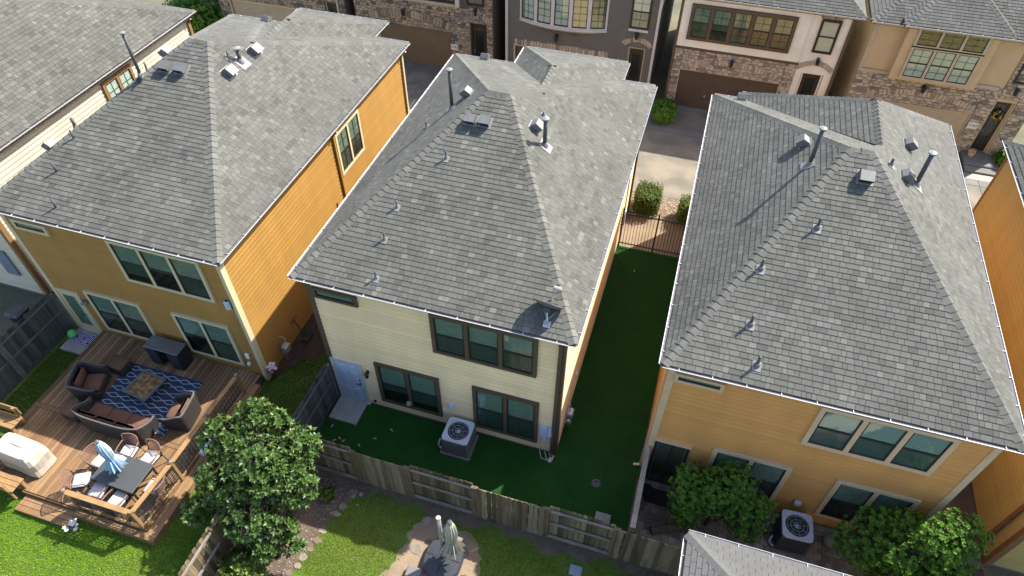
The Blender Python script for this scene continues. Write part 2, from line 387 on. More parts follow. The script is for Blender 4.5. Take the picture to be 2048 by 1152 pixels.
def ridge_caps(roof, P, Q, n1, n2, mat_, seed=3, wing=.16, ex=.2, lift=.016):
    """bent cap shingles laid along a hip or ridge from P (low end) to Q"""
    P = V(P); Q = V(Q); d = (Q-P).normalized(); L = (Q-P).length; r = random.Random(seed)
    n1 = V(n1); n2 = V(n2)
    w1 = n1.cross(d).normalized(); w2 = d.cross(n2).normalized()
    if w1.dot(n2) > .001: w1 = -w1
    if w2.dot(n1) > .001: w2 = -w2
    if n1.dot(n2) > .9999: w2 = -w1
    upn = (n1+n2).normalized(); ln_ = ex*1.12
    w1 = (w1-upn*.02)*wing; w2 = (w2-upn*.02)*wing
    datas = []
    for t in (.45, .6, .7, .8, .95):
        m = MB(); a = upn*(lift+.022); b = upn*lift; E_ = d*ln_
        m.mesh([w1+a*.55, a, w2+a*.55, w1+b*.5+E_, b+E_, w2+b*.5+E_, w1-upn*.012, w2-upn*.012, w1-upn*.012+E_, w2-upn*.012+E_],
               [(0, 1, 4, 3), (1, 2, 5, 4), (0, 6, 7, 2, 1), (6, 0, 3, 8), (2, 7, 9, 5)], t)
        datas.append(m.data('ridge_cap', mat_))
    n = max(1, int((L-.02)/ex))
    for i in range(n):
        inst('ridge_cap', r.choice(datas), roof, Matrix.Translation(P+d*(i*L/n)))

_hang = {}
def gutter(house, a, b, out, z=EAVE, w=.12, name='gutter', ends=True):
    """open K-style gutter along the eave from a to b (at the roof edge), out = outward unit vector"""
    a = V((a[0], a[1], z)); b = V((b[0], b[1], z)); d = (b-a).normalized(); o = V(out); L = (b-a).length
    prof = [(-.025, -.02), (-.025, -.12), (.0, -.12), (.1, -.022), (.1, -.004), (.089, -.004), (.089, -.02), (.0, -.105), (-.015, -.105), (-.015, -.02)]
    mb = MB(); r0 = [a+o*x+V((0, 0, y)) for x, y in prof]; r1 = [b+o*x+V((0, 0, y)) for x, y in prof]
    mb.rings([r0, r1], ends, ends)
    g = mb.build(name, M['white'], house)
    inner = MB(); inner.poly([a+o*-.015+V((0, 0, -.03)), b+o*-.013+V((0, 0, -.03)), b+o*.0855+V((0, 0, -.03)), a+o*.0855+V((0, 0, -.03))])
    inner.build('gutter_trough', M['gutin'], g)
    h = MB().hexa([o*-.015+d*-.007+V((0, 0, -.02)), o*.088+d*-.007+V((0, 0, -.02)), o*.088+d*.007+V((0, 0, -.02)), o*-.015+d*.007+V((0, 0, -.02)),
                   o*-.015+d*-.007+V((0, 0, -.004)), o*.1+d*-.007+V((0, 0, 0)), o*.1+d*.007+V((0, 0, 0)), o*-.015+d*.007+V((0, 0, -.004))]).data('hanger', M['white'])
    n = max(1, int(L/.78))
    for i in range(n): inst('hanger', h, g, Matrix.Translation(a+d*((i+.5)*L/n)))
    return g

def roof_vent(house, F, x, y, s=.30, h=.21, flip=1, label=None):
    """metal box vent sitting on roof face F, its open front looking down the slope"""
    Mx = F.mat_xy(x, y, .012)
    fl = MB().box(-s*.62, s*.62, -s*.62, s*.62, 0, .008, M=Mx).build('vent_flashing', M['lead'], house)
    v = MB(); a = s/2
    v.mesh([Mx @ V(p) for p in ((-a, -a, .05), (a, -a, .05), (a, a, .008), (-a, a, .008), (-a, -a-.03, h), (a, -a-.03, h), (a, a*.55, h+.02), (-a, a*.55, h+.02), (a, a, .06), (-a, a, .06))],
           [(4, 5, 6, 7), (7, 6, 8, 9), (0, 4, 7, 9, 3), (1, 2, 8, 6, 5), (3, 9, 8, 2)])
    o = v.build('roof_vent', M['vent'], house)
    d = MB().box(-a*.94, a*.94, -a*.9, a*.6, .01, h-.02, M=Mx); d.build('vent_opening', M['acdark'], o)
    return o

def vent_pipe(house, F, x, y, h, r=.035, cap=False, flash=True):
    p = F.hit(x, y); m = MB().tube([p-V((0, 0, .05)), p+V((0, 0, h))], r, 10)
    if cap: m.lathe([(r*1.05, h-.02), (r*1.7, h+.01), (r*1.7, h+.05), (r*.6, h+.075)], 12, p)
    o = m.build('vent_pipe', M['pipe'], house, True)
    if flash:
        f = MB().box(-r*3, r*3, -r*4, r*3, 0, .01, M=F.mat_xy(x, y, .016)); f.lathe([(r*2, -.02), (r*1.6, .06), (r*1.15, .12)], 10, p)
        f.build('pipe_flashing', M['lead'], o)
    if cap: MB().lathe([(r*1.74, h+.012), (r*1.74, h+.055), (r*.3, h+.082)], 12, p).build('pipe_cap', M['lead'], o)
    return o

# ---------------------------------------------------------------- walls, siding, windows, doors
def siding(wall, P, L, z0, z1, mat_, ex=.165, a0=0.0):
    """lap siding, one board per course; the shadow line of the lap is painted as a darker strip along the bottom of each board"""
    n = int(round((z1-z0)/ex)); e = (z1-z0)/n
    base = P(a0, 0, 0); Q = lambda a, z, d: P(a0+a, z, d)-base; datas = []
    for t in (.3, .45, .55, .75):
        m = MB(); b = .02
        m.poly([Q(0, 0, .034), Q(L, 0, .034), Q(L, b, .0315), Q(0, b, .0315)], 0.0)  # bottom strip in the darkest tone: lap shade put into the paint colour
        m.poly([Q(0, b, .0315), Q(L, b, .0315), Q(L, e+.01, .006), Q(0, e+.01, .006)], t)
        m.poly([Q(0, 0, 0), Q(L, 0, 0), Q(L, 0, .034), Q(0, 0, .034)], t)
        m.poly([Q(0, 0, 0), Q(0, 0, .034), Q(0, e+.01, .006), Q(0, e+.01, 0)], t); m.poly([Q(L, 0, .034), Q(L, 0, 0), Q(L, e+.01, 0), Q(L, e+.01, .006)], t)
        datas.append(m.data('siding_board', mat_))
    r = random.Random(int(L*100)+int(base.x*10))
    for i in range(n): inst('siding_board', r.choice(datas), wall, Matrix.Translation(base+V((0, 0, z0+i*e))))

def window(house, P, a0, a1, z0, z1, lights=2, trim=.10, tm='trimA', blind='curt', grid=False, split=True, mull=None, head=True, sash='sash', lower='screen', prj=.0):
    """trim surround with sill, one sash pair per light, glass in front of a blind or curtain"""
    t = MB(); m = trim if mull is None else mull; D = .095+prj
    wbox(t, P, a0, a0+trim, z0, z1, 0, D); wbox(t, P, a1-trim, a1, z0, z1, 0, D)
    wbox(t, P, a0+trim, a1-trim, z0, z0+trim, 0, D)
    if head: wbox(t, P, a0+trim, a1-trim, z1-trim, z1, 0, D)
    zt = z1-(trim if head else 0)
    wl_ = (a1-a0-2*trim-(lights-1)*m)/lights
    for i in range(1, lights): s = a0+trim+i*wl_+(i-1)*m; wbox(t, P, s, s+m, z0+trim, zt, 0, D-.004)
    w = t.build('window', M[tm], house)
    li = MB()
    for i in range(lights):
        s = a0+trim+i*(wl_+m); e = s+wl_; zb = z0+trim; zm = (zb+zt)/2; f = .035
        wbox(li, P, s, e, zb, zt, .033, .037)
        q = MB(); wbox(q, P, s, s+f, zb, zt, .038, .076); wbox(q, P, e-f, e, zb, zt, .038, .076)
        wbox(q, P, s+f, e-f, zb, zb+f, .038, .076); wbox(q, P, s+f, e-f, zt-f, zt, .038, .076)
        if split: wbox(q, P, s+f, e-f, zm-.03, zm+.03, .038, .08)
        if grid:
            cx = (s+e)/2; wbox(q, P, cx-.008, cx+.008, zb+f, zt-f, .055, .068)
            rows = 4 if split else 3
            for k in range(1, rows):
                zz = zb+(zt-zb)*k/rows
                if abs(zz-zm) > .05 or not split: wbox(q, P, s+f, e-f, zz-.008, zz+.008, .055, .0675)
        q.build('window_sash', M[sash], w)
        if blind in ('blind', 'blindw'):
            b = MB(); k = zb+.05
            while k < zt-.03:
                b.hexa([P(s+.03, k-.012, .056), P(e-.03, k-.012, .056), P(e-.03, k-.01, .058), P(s+.03, k-.01, .058), P(s+.03, k+.02, .04), P(e-.03, k+.02, .04), P(e-.03, k+.022, .042), P(s+.03, k+.022, .042)]); k += .042
            b.build('blind', M[blind], w)
        elif blind == 'curt':
            b = MB(); N = 14; zc = zb+.03+(zt-zb)*random.Random(int(a0*37+z0*11+i*5)).choice((0, 0, 0, .3, .48, .15))
            top = [P(s+.03+(e-s-.06)*j/N, zt-.03, .044+.006*(j % 2)) for j in range(N+1)]; bot = [P(s+.03+(e-s-.06)*j/N, zc, .044+.006*(j % 2)) for j in range(N+1)]
            b.rings([bot, top], closed=False); b.build('curtain', M['curt'], w)
        if split:
            g1 = MB(); wbox(g1, P, s+f, e-f, zm+.03, zt-f, .06, .063); g1.build('pane', M['glass'], w)
            g2 = MB(); wbox(g2, P, s+f, e-f, zb+f, zm-.03, .06, .063); g2.build('pane', M[lower], w)
        else:
            g1 = MB(); wbox(g1, P, s+f, e-f, zb+f, zt-f, .06, .063); g1.build('pane', M['glass'], w)
    li.build('window_liner', M['liner'], w)
    return w

def wall_lamp(house, P, a, z, s=1.0):
    m = MB(); wbox(m, P, a-.05*s, a+.05*s, z-.06*s, z+.06*s, .02, .05); m.tube([P(a, z+.02, .05), P(a, z+.05, .13*s)], .015, 6)
    c = P(a, z-.05*s, .15*s)
    m.lathe([(.03*s, .12*s), (.085*s, .07*s), (.075*s, .05*s), (.06*s, -.12*s), (.02*s, -.15*s)], 8, c)
    return m.build('wall_lamp', M['black'], house)

def downspout(house, P, a, z0, z1, mat_, d=.03, w=.08, foot=1):
    m = MB(); wbox(m, P, a-w/2, a+w/2, z0+.12, z1-.25, d, d+.06)
    m.bar(P(a, z1-.25, d+.03), P(a, z1-.08, d+.22), .07, .055)
    m.bar(P(a, z0+.12, d+.03), P(a, z0+.04, d+.22), .07, .055)
    return m.build('downspout', mat_, house)

# ---------------------------------------------------------------- the row of three houses and their two neighbours
def hip_house(label, x0, x1, y0, y1, shm, walls, trim, apexL, apexR, n_parts, loc, bay='small', side=('rear', 'right'), gut=('rear', 'left', 'right', 'front'), seed=1, caps=True):
    H = thing('house', label, 'house', loc)
    a, b, c, d = x0-OV, x1+OV, y0-OV, y1+OV; E = EAVE
    aL, aR = V(apexL), V(apexR)
    RL, RR, FR, FL = V((a, c, E)), V((b, c, E)), V((b, d, E)), V((a, d, E))
    F = {'rear': Face([RL, RR, aR, aL]), 'left': Face([FL, RL, aL]), 'front': Face([FR, FL, aL, aR])}
    hips = []
    if bay == 'big':         # cross hip whose right slope runs on from the main right slope
        kx = (aR.z-E)/(b-aR.x); xm = (a+.95+b)/2; zr = E+kx*(b-xm); yb = d+.45
        rb = V((xm, aR.y+(xm-aR.x)*2.0, zr)); rf = V((xm, yb-3.75, zr)); FRb = V((b, yb, E)); FLb = V((2*xm-b, yb, E)); BLb = V((2*xm-b, d-.1, E))
        F['right'] = Face([RR, FRb, rf, rb]); F['right_top'] = Face([RR, rb, aR], F['right']); F['bay_left'] = Face([FLb, BLb, rb, rf]); F['bay_front'] = Face([FRb, FLb, rf])
        hips += [(rb, aR, 'front', 'right'), (rb, rf, 'bay_left', 'right'), (FRb, rf, 'right', 'bay_front'), (FLb, rf, 'bay_front', 'bay_left')]
        bx = (2*xm-b+OV, x1, yb-OV)
    else:
        F['right'] = Face([RR, FR, aR]); hips += [(FR, aR, 'front', 'right')]
        if bay == 'small':
            bx0, bx1, yb, zr = x0+2.2, x0+6.28, y1+1.65, 7.4; xm = (bx0+bx1)/2
            yk = d-(zr-E)*(d-aL.y)/(aL.z-E)
            rb = V((xm, yk, zr)); rf = V((xm, yb-3.95, zr)); FRb, FLb, BLb, BRb = V((bx1, yb, E)), V((bx0, yb, E)), V((bx0, d-.1, E)), V((bx1, d-.1, E))
            F['bay_left'] = Face([FLb, BLb, rb, rf]); F['bay_right'] = Face([BRb, FRb, rf, rb]); F['bay_front'] = Face([FRb, FLb, rf])
            hips += [(rb, rf, 'bay_left', 'bay_right'), (FRb, rf, 'bay_right', 'bay_front'), (FLb, rf, 'bay_front', 'bay_left')]
            h2 = F['front'].hit(x0+1.35, d-.05); j = aR.lerp(FR, .17); hips.append((h2, j, 'front', 'front'))
            bx = (bx0+OV, bx1-OV, yb-OV)
    hips += [(RL, aL, 'left', 'rear'), (RR, aR, 'rear', 'right'), (FL, aL, 'left', 'front'), (aL, aR, 'rear', 'front')]
    rm = MB()
    for f in F.values(): rm.poly([p-f.n*.012 for p in f.p])
    yf = d if bay != 'big' else d
    rm.poly([V((a, c, E-.15)), V((a, yf, E-.15)), V((b, yf, E-.15)), V((b, c, E-.15))])
    for p, q in ((RL, RR), (RR, FR), (FR, FL), (FL, RL)): rm.poly([p-V((0, 0, .15)), q-V((0, 0, .15)), q-V((0, 0, .012)), p-V((0, 0, .012))])
    if bay: 
        g = [V((bx[0]-OV, yb, E)), V((bx[0]-OV, d, E)), V((bx[1]+OV, d, E)), V((bx[1]+OV, yb, E))]
        rm.poly([p-V((0, 0, .15)) for p in g])
        for p, q in ((g[0], g[1]), (g[2], g[3]), (g[3], g[0])): rm.poly([p-V((0, 0, .15)), q-V((0, 0, .15)), q-V((0, 0, .012)), p-V((0, 0, .012))])
    roof = rm.build('roof', M['under'], H)
    shingle_roof(roof, list(F.values()), M[shm], n_parts, seed=seed)
    if caps:
        for i, (p, q, f1, f2) in enumerate(hips): ridge_caps(roof, p, q, F[f1].n, F[f2].n, M[shm], seed+i)
    # gutters
    if 'rear' in gut: gutter(H, (a, c), (b, c), (0, -1, 0))
    if 'left' in gut: gutter(H, (a, c), (a, d), (-1, 0, 0))
    if 'right' in gut: gutter(H, (b, c), (b, yb if bay == 'big' else d), (1, 0, 0))
    if 'front' in gut and bay:
        gutter(H, (a, d), (bx[0]-OV, d), (0, 1, 0)); gutter(H, (bx[0]-OV, yb), (bx[1]+OV, yb), (0, 1, 0))
        gutter(H, (bx[0]-OV, d+.1), (bx[0]-OV, yb), (-1, 0, 0))
        if bay == 'small': gutter(H, (bx[1]+OV, d), (b, d), (0, 1, 0)); gutter(H, (bx[1]+OV, d+.1), (bx[1]+OV, yb), (1, 0, 0))
    # walls
    wm = MB(); wm.box(x0, x1, y0, y1, -.05, E-.15)
    if bay: wm.box(bx[0], bx[1]-.003, y1-.01, bx[2], -.05, E-.153)
    wall = wm.build('wall', M[walls], H)
    PR = frame((x0, y0, 0), (1, 0, 0), (0, -1, 0)); PS = frame((x1, y0, 0), (0, 1, 0), (1, 0, 0)); PL = frame((x0, y0, 0), (0, 1, 0), (-1, 0, 0))
    W = x1-x0; L = y1-y0
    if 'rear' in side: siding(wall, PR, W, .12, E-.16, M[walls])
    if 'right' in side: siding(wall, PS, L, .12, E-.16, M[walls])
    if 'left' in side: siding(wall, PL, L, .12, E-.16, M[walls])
    for i_ in (0, 1):
        ct = MB(); a_ = i_*(W-.12); wbox(ct, PR, a_-.0435*(1-i_), a_+.12+.0435*i_, 0, E-.16, 0, .044)
        P_ = PS if i_ else PL; wbox(ct, P_, 0, .12, 0, E-.161, .0, .0435); ct.build('corner_trim', M[trim], H)
        wbox(MB(), P_, 0, .1, 0, .1, 0, .1); ct = MB(); wbox(ct, P_, L-.12, L, 0, E-.161, 0, .0435); ct.build('corner_trim', M[trim], H)
    for P_, l_ in ((PR, W), (PS, L), (PL, L)): bt = MB(); wbox(bt, P_, .12, l_-.12, -.03, .12, 0, .012); bt.build('foundation', M['concG'], H)
    return H, F, PR, PS, PL

# --- middle house (cream)
xB0, xB1, yB0, yB1 = 0, 7.283, 0, 12.14
HB, FB, PBr, PBs, PBl = hip_house('cream house with dark brown window trim and a satellite dish on its grey roof', xB0, xB1, yB0, yB1, 'shB', 'cream', 'trimB', (3.31, 5.95, 8.46), (3.96, 5.95, 8.46), 300, (3.64, 6, 0), seed=5, gut=('rear', 'left', 'right', 'front'))
window(HB, PBr, .16, 1.5, 4.93, 5.34, 1, .09, 'trimB', split=False)
window(HB, PBr, 3.6, 6.58, 3.78, 5.42, 3, .11, 'trimB')
window(HB, PBr, 1.58, 3.64, .5, 2.5, 2, .11, 'trimB')
window(HB, PBr, 4.69, 6.7, .48, 2.57, 2, .11, 'trimB')
def panel_door(house, P, a0, a1, z0, z1, m='bluew', fr='white'):
    f = MB(); wbox(f, P, a0-.1, a0, z0, z1+.1, 0, .06); wbox(f, P, a1, a1+.1, z0, z1+.1, 0, .06); wbox(f, P, a0, a1, z1, z1+.1, 0, .06); wbox(f, P, a0-.1, a1+.1, z0-.06, z0, 0, .09)
    f.build('door_frame', M[fr], house)
    d = MB(); wbox(d, P, a0+.01, a1-.01, z0+.01, z1-.01, .02, .04); D = d.build('door', M[m], house)
    w = (a1-a0)
    for i in (0, 1):
        for q0, q1 in ((.06, .36), (.42, .80), (.84, .95)):
            s = a0+w*(.13+.41*i); p = MB(); e = s+w*.33; b0 = z0+(z1-z0)*q0; b1 = z0+(z1-z0)*q1
            p.rings([[P(s, b0, .04), P(e, b0, .04), P(e, b1, .04), P(s, b1, .04)], [P(s+.03, b0+.03, .032), P(e-.03, b0+.03, .032), P(e-.03, b1-.03, .032), P(s+.03, b1-.03, .032)][::1],
                     [P(s+.05, b0+.05, .05), P(e-.05, b0+.05, .05), P(e-.05, b1-.05, .05), P(s+.05, b1-.05, .05)]], False, True)
            p.build('door_panel', M[m], D)
    h = MB(); h.lathe([(.03, 0), (.03, .02), (.012, .03), (.028, .06), (.01, .08)], 10, M=Matrix.Translation(P(a1-.08, z0+1.0, .04)) @ Matrix.Rotation(math.pi/2, 4, 'X'))
    h.tube([P(a1-.08, z0+1.0, .09), P(a1-.2, z0+1.0, .09)], .012, 6); h.lathe([(.025, 0), (.025, .02)], 10, M=Matrix.Translation(P(a1-.08, z0+1.18, .04)) @ Matrix.Rotation(math.pi/2, 4, 'X'))
    h.build('door_handle', M['black'], D); return D
panel_door(HB, PBr, .14, .98, .08, 2.05)
wall_lamp(HB, PBr, 1.27, 1.85, .9)
m = MB().lathe([(.12, 0), (.12, .02), (.09, .05), (.0, .06)], 16, M=Matrix.Translation(PBr(3.95, 1.2, .025)) @ Matrix.Rotation(math.pi/2, 4, 'X')); m.build('wall_disc', M['bluew'], HB, True)
m = MB(); wbox(m, PBr, 3.66, 3.8, .82, .95, .02, .06); m.build('outlet_box', M['sign'], HB)
m = MB(); m.lathe([(.05, 0), (.05, .05), (.03, .08)], 10, M=Matrix.Translation(PBr(1.29, .3, .02)) @ Matrix.Rotation(math.pi/2, 4, 'X')); m.build('hose_bib', M['black'], HB)
ub = MB(); wbox(ub, PBr, 6.78, 7.0, 1.0, 1.5, .02, .12); wbox(ub, PBr, 7.01, 7.16, 1.05, 1.5, .02, .1); wbox(ub, PBr, 6.88, 7.0, .78, .98, .02, .1)
ub = ub.build('utility_box', M['bluew'], HB)
m = MB(); 
for q in range(10): pass
m.tube([PBr(7.08+.07*math.cos(t*.7), 1.15+.07*math.sin(t*.7), .12) for t in range(10)], .008, 5)
m.build('cable_coil', M['sign'], ub)
for k_, (a, l) in enumerate(((6.8, -.05), (6.97, -.12), (7.1, -.1))):
    m = MB().tube([PBr(a, 1.0, .05), PBr(a+.01, .5, .04), PBr(a, .05, .05), PBr(a+.12, .02, .28), PBr(a+.35-.1*k_, .02, .3), PBr(a+.38-.1*k_, .03, .08)], .009, 5); m.build('cable', M['sign'], ub)
# downspouts of the middle house
downspout(HB, PBr, 7.18, 0, EAVE-.12, M['trimB'], .046, .1)
downspout(HB, PBs, 12.0, 0, EAVE-.12, M['trimB'], .046, .1)
m = MB().tube([PBr(7.18, .05, .2), PBr(7.19, .0, .34)], .05, 8); m.build('downspout_boot', M['white'], HB)
# gas meter on the side wall
gm = MB(); gx = 7.283
gm.tube([(gx, 1.15, 1.1), (gx+.14, 1.15, 1.1), (gx+.14, 1.15, .75)], .02, 8); gm.tube([(gx+.16, 1.0, .42), (gx+.16, 1.0, 0)], .02, 8); gm.build('gas_pipe', M['galv'], HB, True)
m = MB().bbox(gx+.06, gx+.26, 1.02, 1.3, .5, .76, .03); m.lathe([(.09, 0), (.09, .08)], 12, M=Matrix.Translation((gx+.16, .97, .5)) @ Matrix.Rotation(math.pi/2, 4, 'X')); m.build('gas_meter', M['galv'], HB)
m = MB(); wbox(m, PBs, 2.3, 2.42, 1.0, 1.14, .02, .07); m.build('outlet_box', M['sign'], HB)
m = MB()
wbox(m, PBs, 10.1, 10.35, .9, 1.5, .02, .14); m.tube([PBs(10.2, 1.5, .08), PBs(10.2, 4, .06)], .025, 8); m.tube([PBs(10.2, .9, .08), PBs(10.2, 0, .08)], .025, 8); m.build('electric_meter', M['galv'], HB)
for x, y in ((3.12, 4.96), (3.54, 4.98)): roof_vent(HB, FB['rear'], x, y)
roof_vent(HB, FB['left'], 2.47, 6.55, .28); roof_vent(HB, FB['right'], 4.83, 5.5)
vent_pipe(HB, FB['left'], 2.06, 6.14, 1.25, .055, True); vent_pipe(HB, FB['left'], 1.36, 5.72, .2, .03)
vent_pipe(HB, FB['right'], 5.24, 5.15, .85, .06, True); vent_pipe(HB, FB['right'], 4.91, 6.2, .16, .04)
for x, y, h in ((2.79, 3.73, .28), (1.93, 2.12, .24), (1.92, 1.21, .26), (2.08, .19, .26)): vent_pipe(HB, FB['rear'], x, y, h, .03)
roof_vent(HB, FB['front'], 1.05, 12.1, .3)

# --- left house (ochre)
xA0, xA1, yA0, yA1 = -10.2, -2.625, -.154, 12.45
HA, FA, PAr, PAs, PAl = hip_house('ochre house with pale yellow trim beside the wooden deck', xA0, xA1, yA0, yA1, 'shA', 'ochre', 'trimA', (-6.75, 6.0, 8.49), (-6.05, 6.0, 8.49), 300, (-6.4, 6, 0), seed=21)
PA = frame((0, yA0, 0), (1, 0, 0), (0, -1, 0))
window(HA, PA, -9.85, -8.58, 4.93, 5.32, 1, .1, 'trimA', split=False)
window(HA, PA, -6.4, -3.3, 3.7, 5.4, 3, .1, 'trimA')
window(HA, PA, -8.75, -6.6, .55, 2.5, 2, .1, 'trimA')
window(HA, PA, -5.36, -3.3, .6, 2.56, 2, .1, 'trimA')
window(HA, PAs, 6.72, 8.5, 3.62, 5.35, 2, .1, 'trimA', grid=True, blind='curt')
f = MB(); wbox(f, PA, -10.18, -10.05, .1, 2.2, .033, .07); wbox(f, PA, -9.28, -9.16, .1, 2.2, .0, .07); wbox(f, PA, -10.05, -9.28, 2.08, 2.2, 0, .07); wbox(f, PA, -10.05, -9.28, .1, .16, 0, .1); f.build('door_frame', M['trimA'], HA)
d = MB(); wbox(d, PA, -10.04, -9.29, .17, 2.07, .026, .045); D = d.build('door', M['trimA'], HA)
m = MB(); wbox(m, PA, -9.9, -9.42, .45, 1.95, .046, .05); m.build('pane', M['curt'], D); m = MB(); wbox(m, PA, -9.9, -9.42, .45, 1.95, .056, .059); m.build('pane', M['glass'], D)
m = MB().tube([PA(-9.36, 1.1, .05), PA(-9.36, 1.1, .1), PA(-9.48, 1.1, .1)], .012, 6); m.build('door_handle', M['black'], D)
for a in (-9.02, -8.9):
    c = PA(a, 1.88, .12); m = MB().lathe([(.02, -.1), (.06, 0), (.07, .08)], 10, M=Matrix.Translation(c) @ Matrix.Rotation(2.4, 4, 'X')); m.build('flood_lamp', M['acbody'], HA, True)
m = MB().bbox(-2.98, -2.78, yA0-.14, yA0-.026, 3.55, 3.92, .04); m.build('wall_speaker', M['bluew'], HA)
m = MB().bbox(-3.08, -2.94, yA0-.11, yA0-.026, 1.1, 1.34, .02); m.lathe([(.055, 0), (.06, .05), (.05, .1)], 12, (-3.0, yA0-.15, .86)); m.build('meter_box', M['sign'], HA)
m = MB(); wbox(m, PA, -2.66, -2.56, .25, EAVE-.3, .035, .1); m.build('downspout', M['trimA'], HA)
downspout(HA, PAs, 6.62, 0, EAVE-.12, M['ochre'], .046, .08); downspout(HA, PAs, 12.5, 0, EAVE-.12, M['trimA'], .046, .1)
m = MB(); wbox(m, PAs, 6.0, 6.05, 2.2, 2.9, .03, .05); m.build('cable', M['black'], HA)
for x, y in ((-6.9, 4.9), (-6.36, 4.92)): roof_vent(HA, FA['rear'], x, y, .34)
for x, y in ((-5.16, 5.48), (-5.16, 6.95)): roof_vent(HA, FA['right'], x, y, .34)
vent_pipe(HA, FA['right'], -5.18, 6.2, .42, .07, True); vent_pipe(HA, FA['right'], -5.42, 6.0, .22, .04)
for x, y, h in ((-8.67, 2.12, .3), (-8.61, 1.04, .32), (-7.98, .04, .32)): vent_pipe(HA, FA['rear'], x, y, h, .03, flash=False)
vent_pipe(HA, FA['left'], -7.5, 4.35, 1.35, .05, True); vent_pipe(HA, FA['left'], -7.75, 4.9, .3, .03); roof_vent(HA, FA['left'], -9.3, 1.8, .3); vent_pipe(HA, FA['left'], -9.0, 2.6, .36, .05)
roof_vent(HA, FA['left'], -7.25, 5.5, .32); roof_vent(HA, FA['front'], -8.4, 12.2, .3)

# --- right house (peach)
xC0, xC1, yC0, yC1 = 9.933, 17.253, .047, 12.2
HC, FC, PCr, PCs, PCl = hip_house('peach house with tan trim behind the two leafy patio trees', xC0, xC1, yC0, yC1, 'shC', 'peach', 'trimC', (13.14, 6.0, 8.55), (13.72, 6.0, 8.55), 300, (13.6, 6, 0), bay='big', side=('rear', 'left'), seed=41)
PC = frame((0, yC0, 0), (1, 0, 0), (0, -1, 0))
window(HC, PC, 10.05, 11.24, 5.03, 5.36, 1, .09, 'trimC', split=False)
window(HC, PC, 13.44, 16.44, 3.78, 5.42, 3, .12, 'trimC', blind='blind')
window(HC, PC, 11.58, 13.62, .6, 2.58, 2, .12, 'trimC')
window(HC, PC, 14.74, 16.75, .6, 2.6, 2, .12, 'trimC')
f = MB(); wbox(f, PC, 10.06, 10.13, .1, 2.25, .033, .08); wbox(f, PC, 10.93, 11.0, .1, 2.25, 0, .08); wbox(f, PC, 10.13, 10.93, 2.19, 2.25, 0, .08); wbox(f, PC, 10.13, 10.93, .08, .15, 0, .1); wbox(f, PC, 10.5, 10.55, .15, 2.19, .05, .085); f.build('door_frame', M['sash'], HC)
d = MB(); wbox(d, PC, 10.13, 10.93, .15, 2.19, .026, .03); D = d.build('patio_door', M['curt'], HC)
for a, b in ((10.15, 10.49), (10.56, 10.91)):
    m = MB(); wbox(m, PC, a, b, .2, 2.14, .05, .054); m.build('pane', M['screen'], D)
m = MB(); wbox(m, PC, 10.02, 11.04, 2.27, 2.31, .02, .12); m.build('door_hood', M['trimC'], HC)
m = MB().bbox(14.12, 14.3, yC0-.13, yC0-.026, .88, 1.06, .02); m.build('outlet_box', M['white'], HC)
roof_vent(HC, FC['rear'], 13.6, 5.25, .34); roof_vent(HC, FC['left'], 12.24, 6.95, .3); roof_vent(HC, FC['right'], 15.1, 8.2, .3); roof_vent(HC, FC['right'], 14.76, 6.2, .3)
vent_pipe(HC, FC['left'], 12.33, 5.87, 1.1, .055, True); vent_pipe(HC, FC['right'], 14.3, 6.15, .22, .035); vent_pipe(HC, FC['right'], 15.2, 6.45, 1.0, .06, True)
for x, y, h in ((12.64, 3.73, .34), (11.49, 2.46, .34), (11.48, 1.11, .34), (11.78, .24, .34)):
    vent_pipe(HC, FC['rear'], x, y, h, .035); 
    p = FC['rear'].hit(x, y); MB().lathe([(.085, -.03), (.07, .07), (.045, .12)], 12, p).build('pipe_boot', M['vent'], HC, True)
roof_vent(HC, FC['front'], 10.6, 12.0, .3)
downspout(HC, PCl, .3, 0, EAVE-.12, M['trimC'], .046, .08)

# --- far left neighbour (ivory siding)
HZ, FZ, PZr, PZs, PZl = hip_house('ivory sided house with brown trim cut off at the upper left corner', -19.8, -12.42, .75, 12.35, 'shZ', 'ivory', 'trimZ', (-16.45, 6.5, 8.5), (-15.85, 6.5, 8.5), 300, (-16, 6, 0), bay=None, side=('right', 'rear'), gut=(), seed=61)
gutter(HZ, (-12.17, .5), (-12.17, 12.6), (1, 0, 0)); 
window(HZ, PZs, 6.1, 7.7, 3.7, 5.45, 2, .12, 'trimZ', grid=True, blind='blindw')
downspout(HZ, PZs, 11.45, 0, EAVE-.12, M['trimZ'], .046, .1)
m = MB(); wbox(m, PZs, 2.2, 2.5, 2.2, 2.5, .03, .16); m.build('dryer_vent', M['white'], HZ)
m = MB(); wbox(m, PZr, 6.2, 6.75, 1.0, 2.2, .04, .1); m.build('shutter_box', M['pblue'], HZ)

# --- far right neighbour (orange ochre)
HD, FD, PDr, PDs, PDl = hip_house('orange ochre house cut off at the right edge', 19.47, 26.7, .24, 12.2, 'shC', 'ochre2', 'trimZ', (22.8, 6.2, 8.5), (23.4, 6.2, 8.5), 60, (23, 6, 0), bay=None, side=('left', 'rear'), gut=('rear', 'left'), seed=81)
m = MB(); wbox(m, PDl, .5, .62, 0, EAVE-.2, .046, .1); m.build('downspout', M['trimZ'], HD)
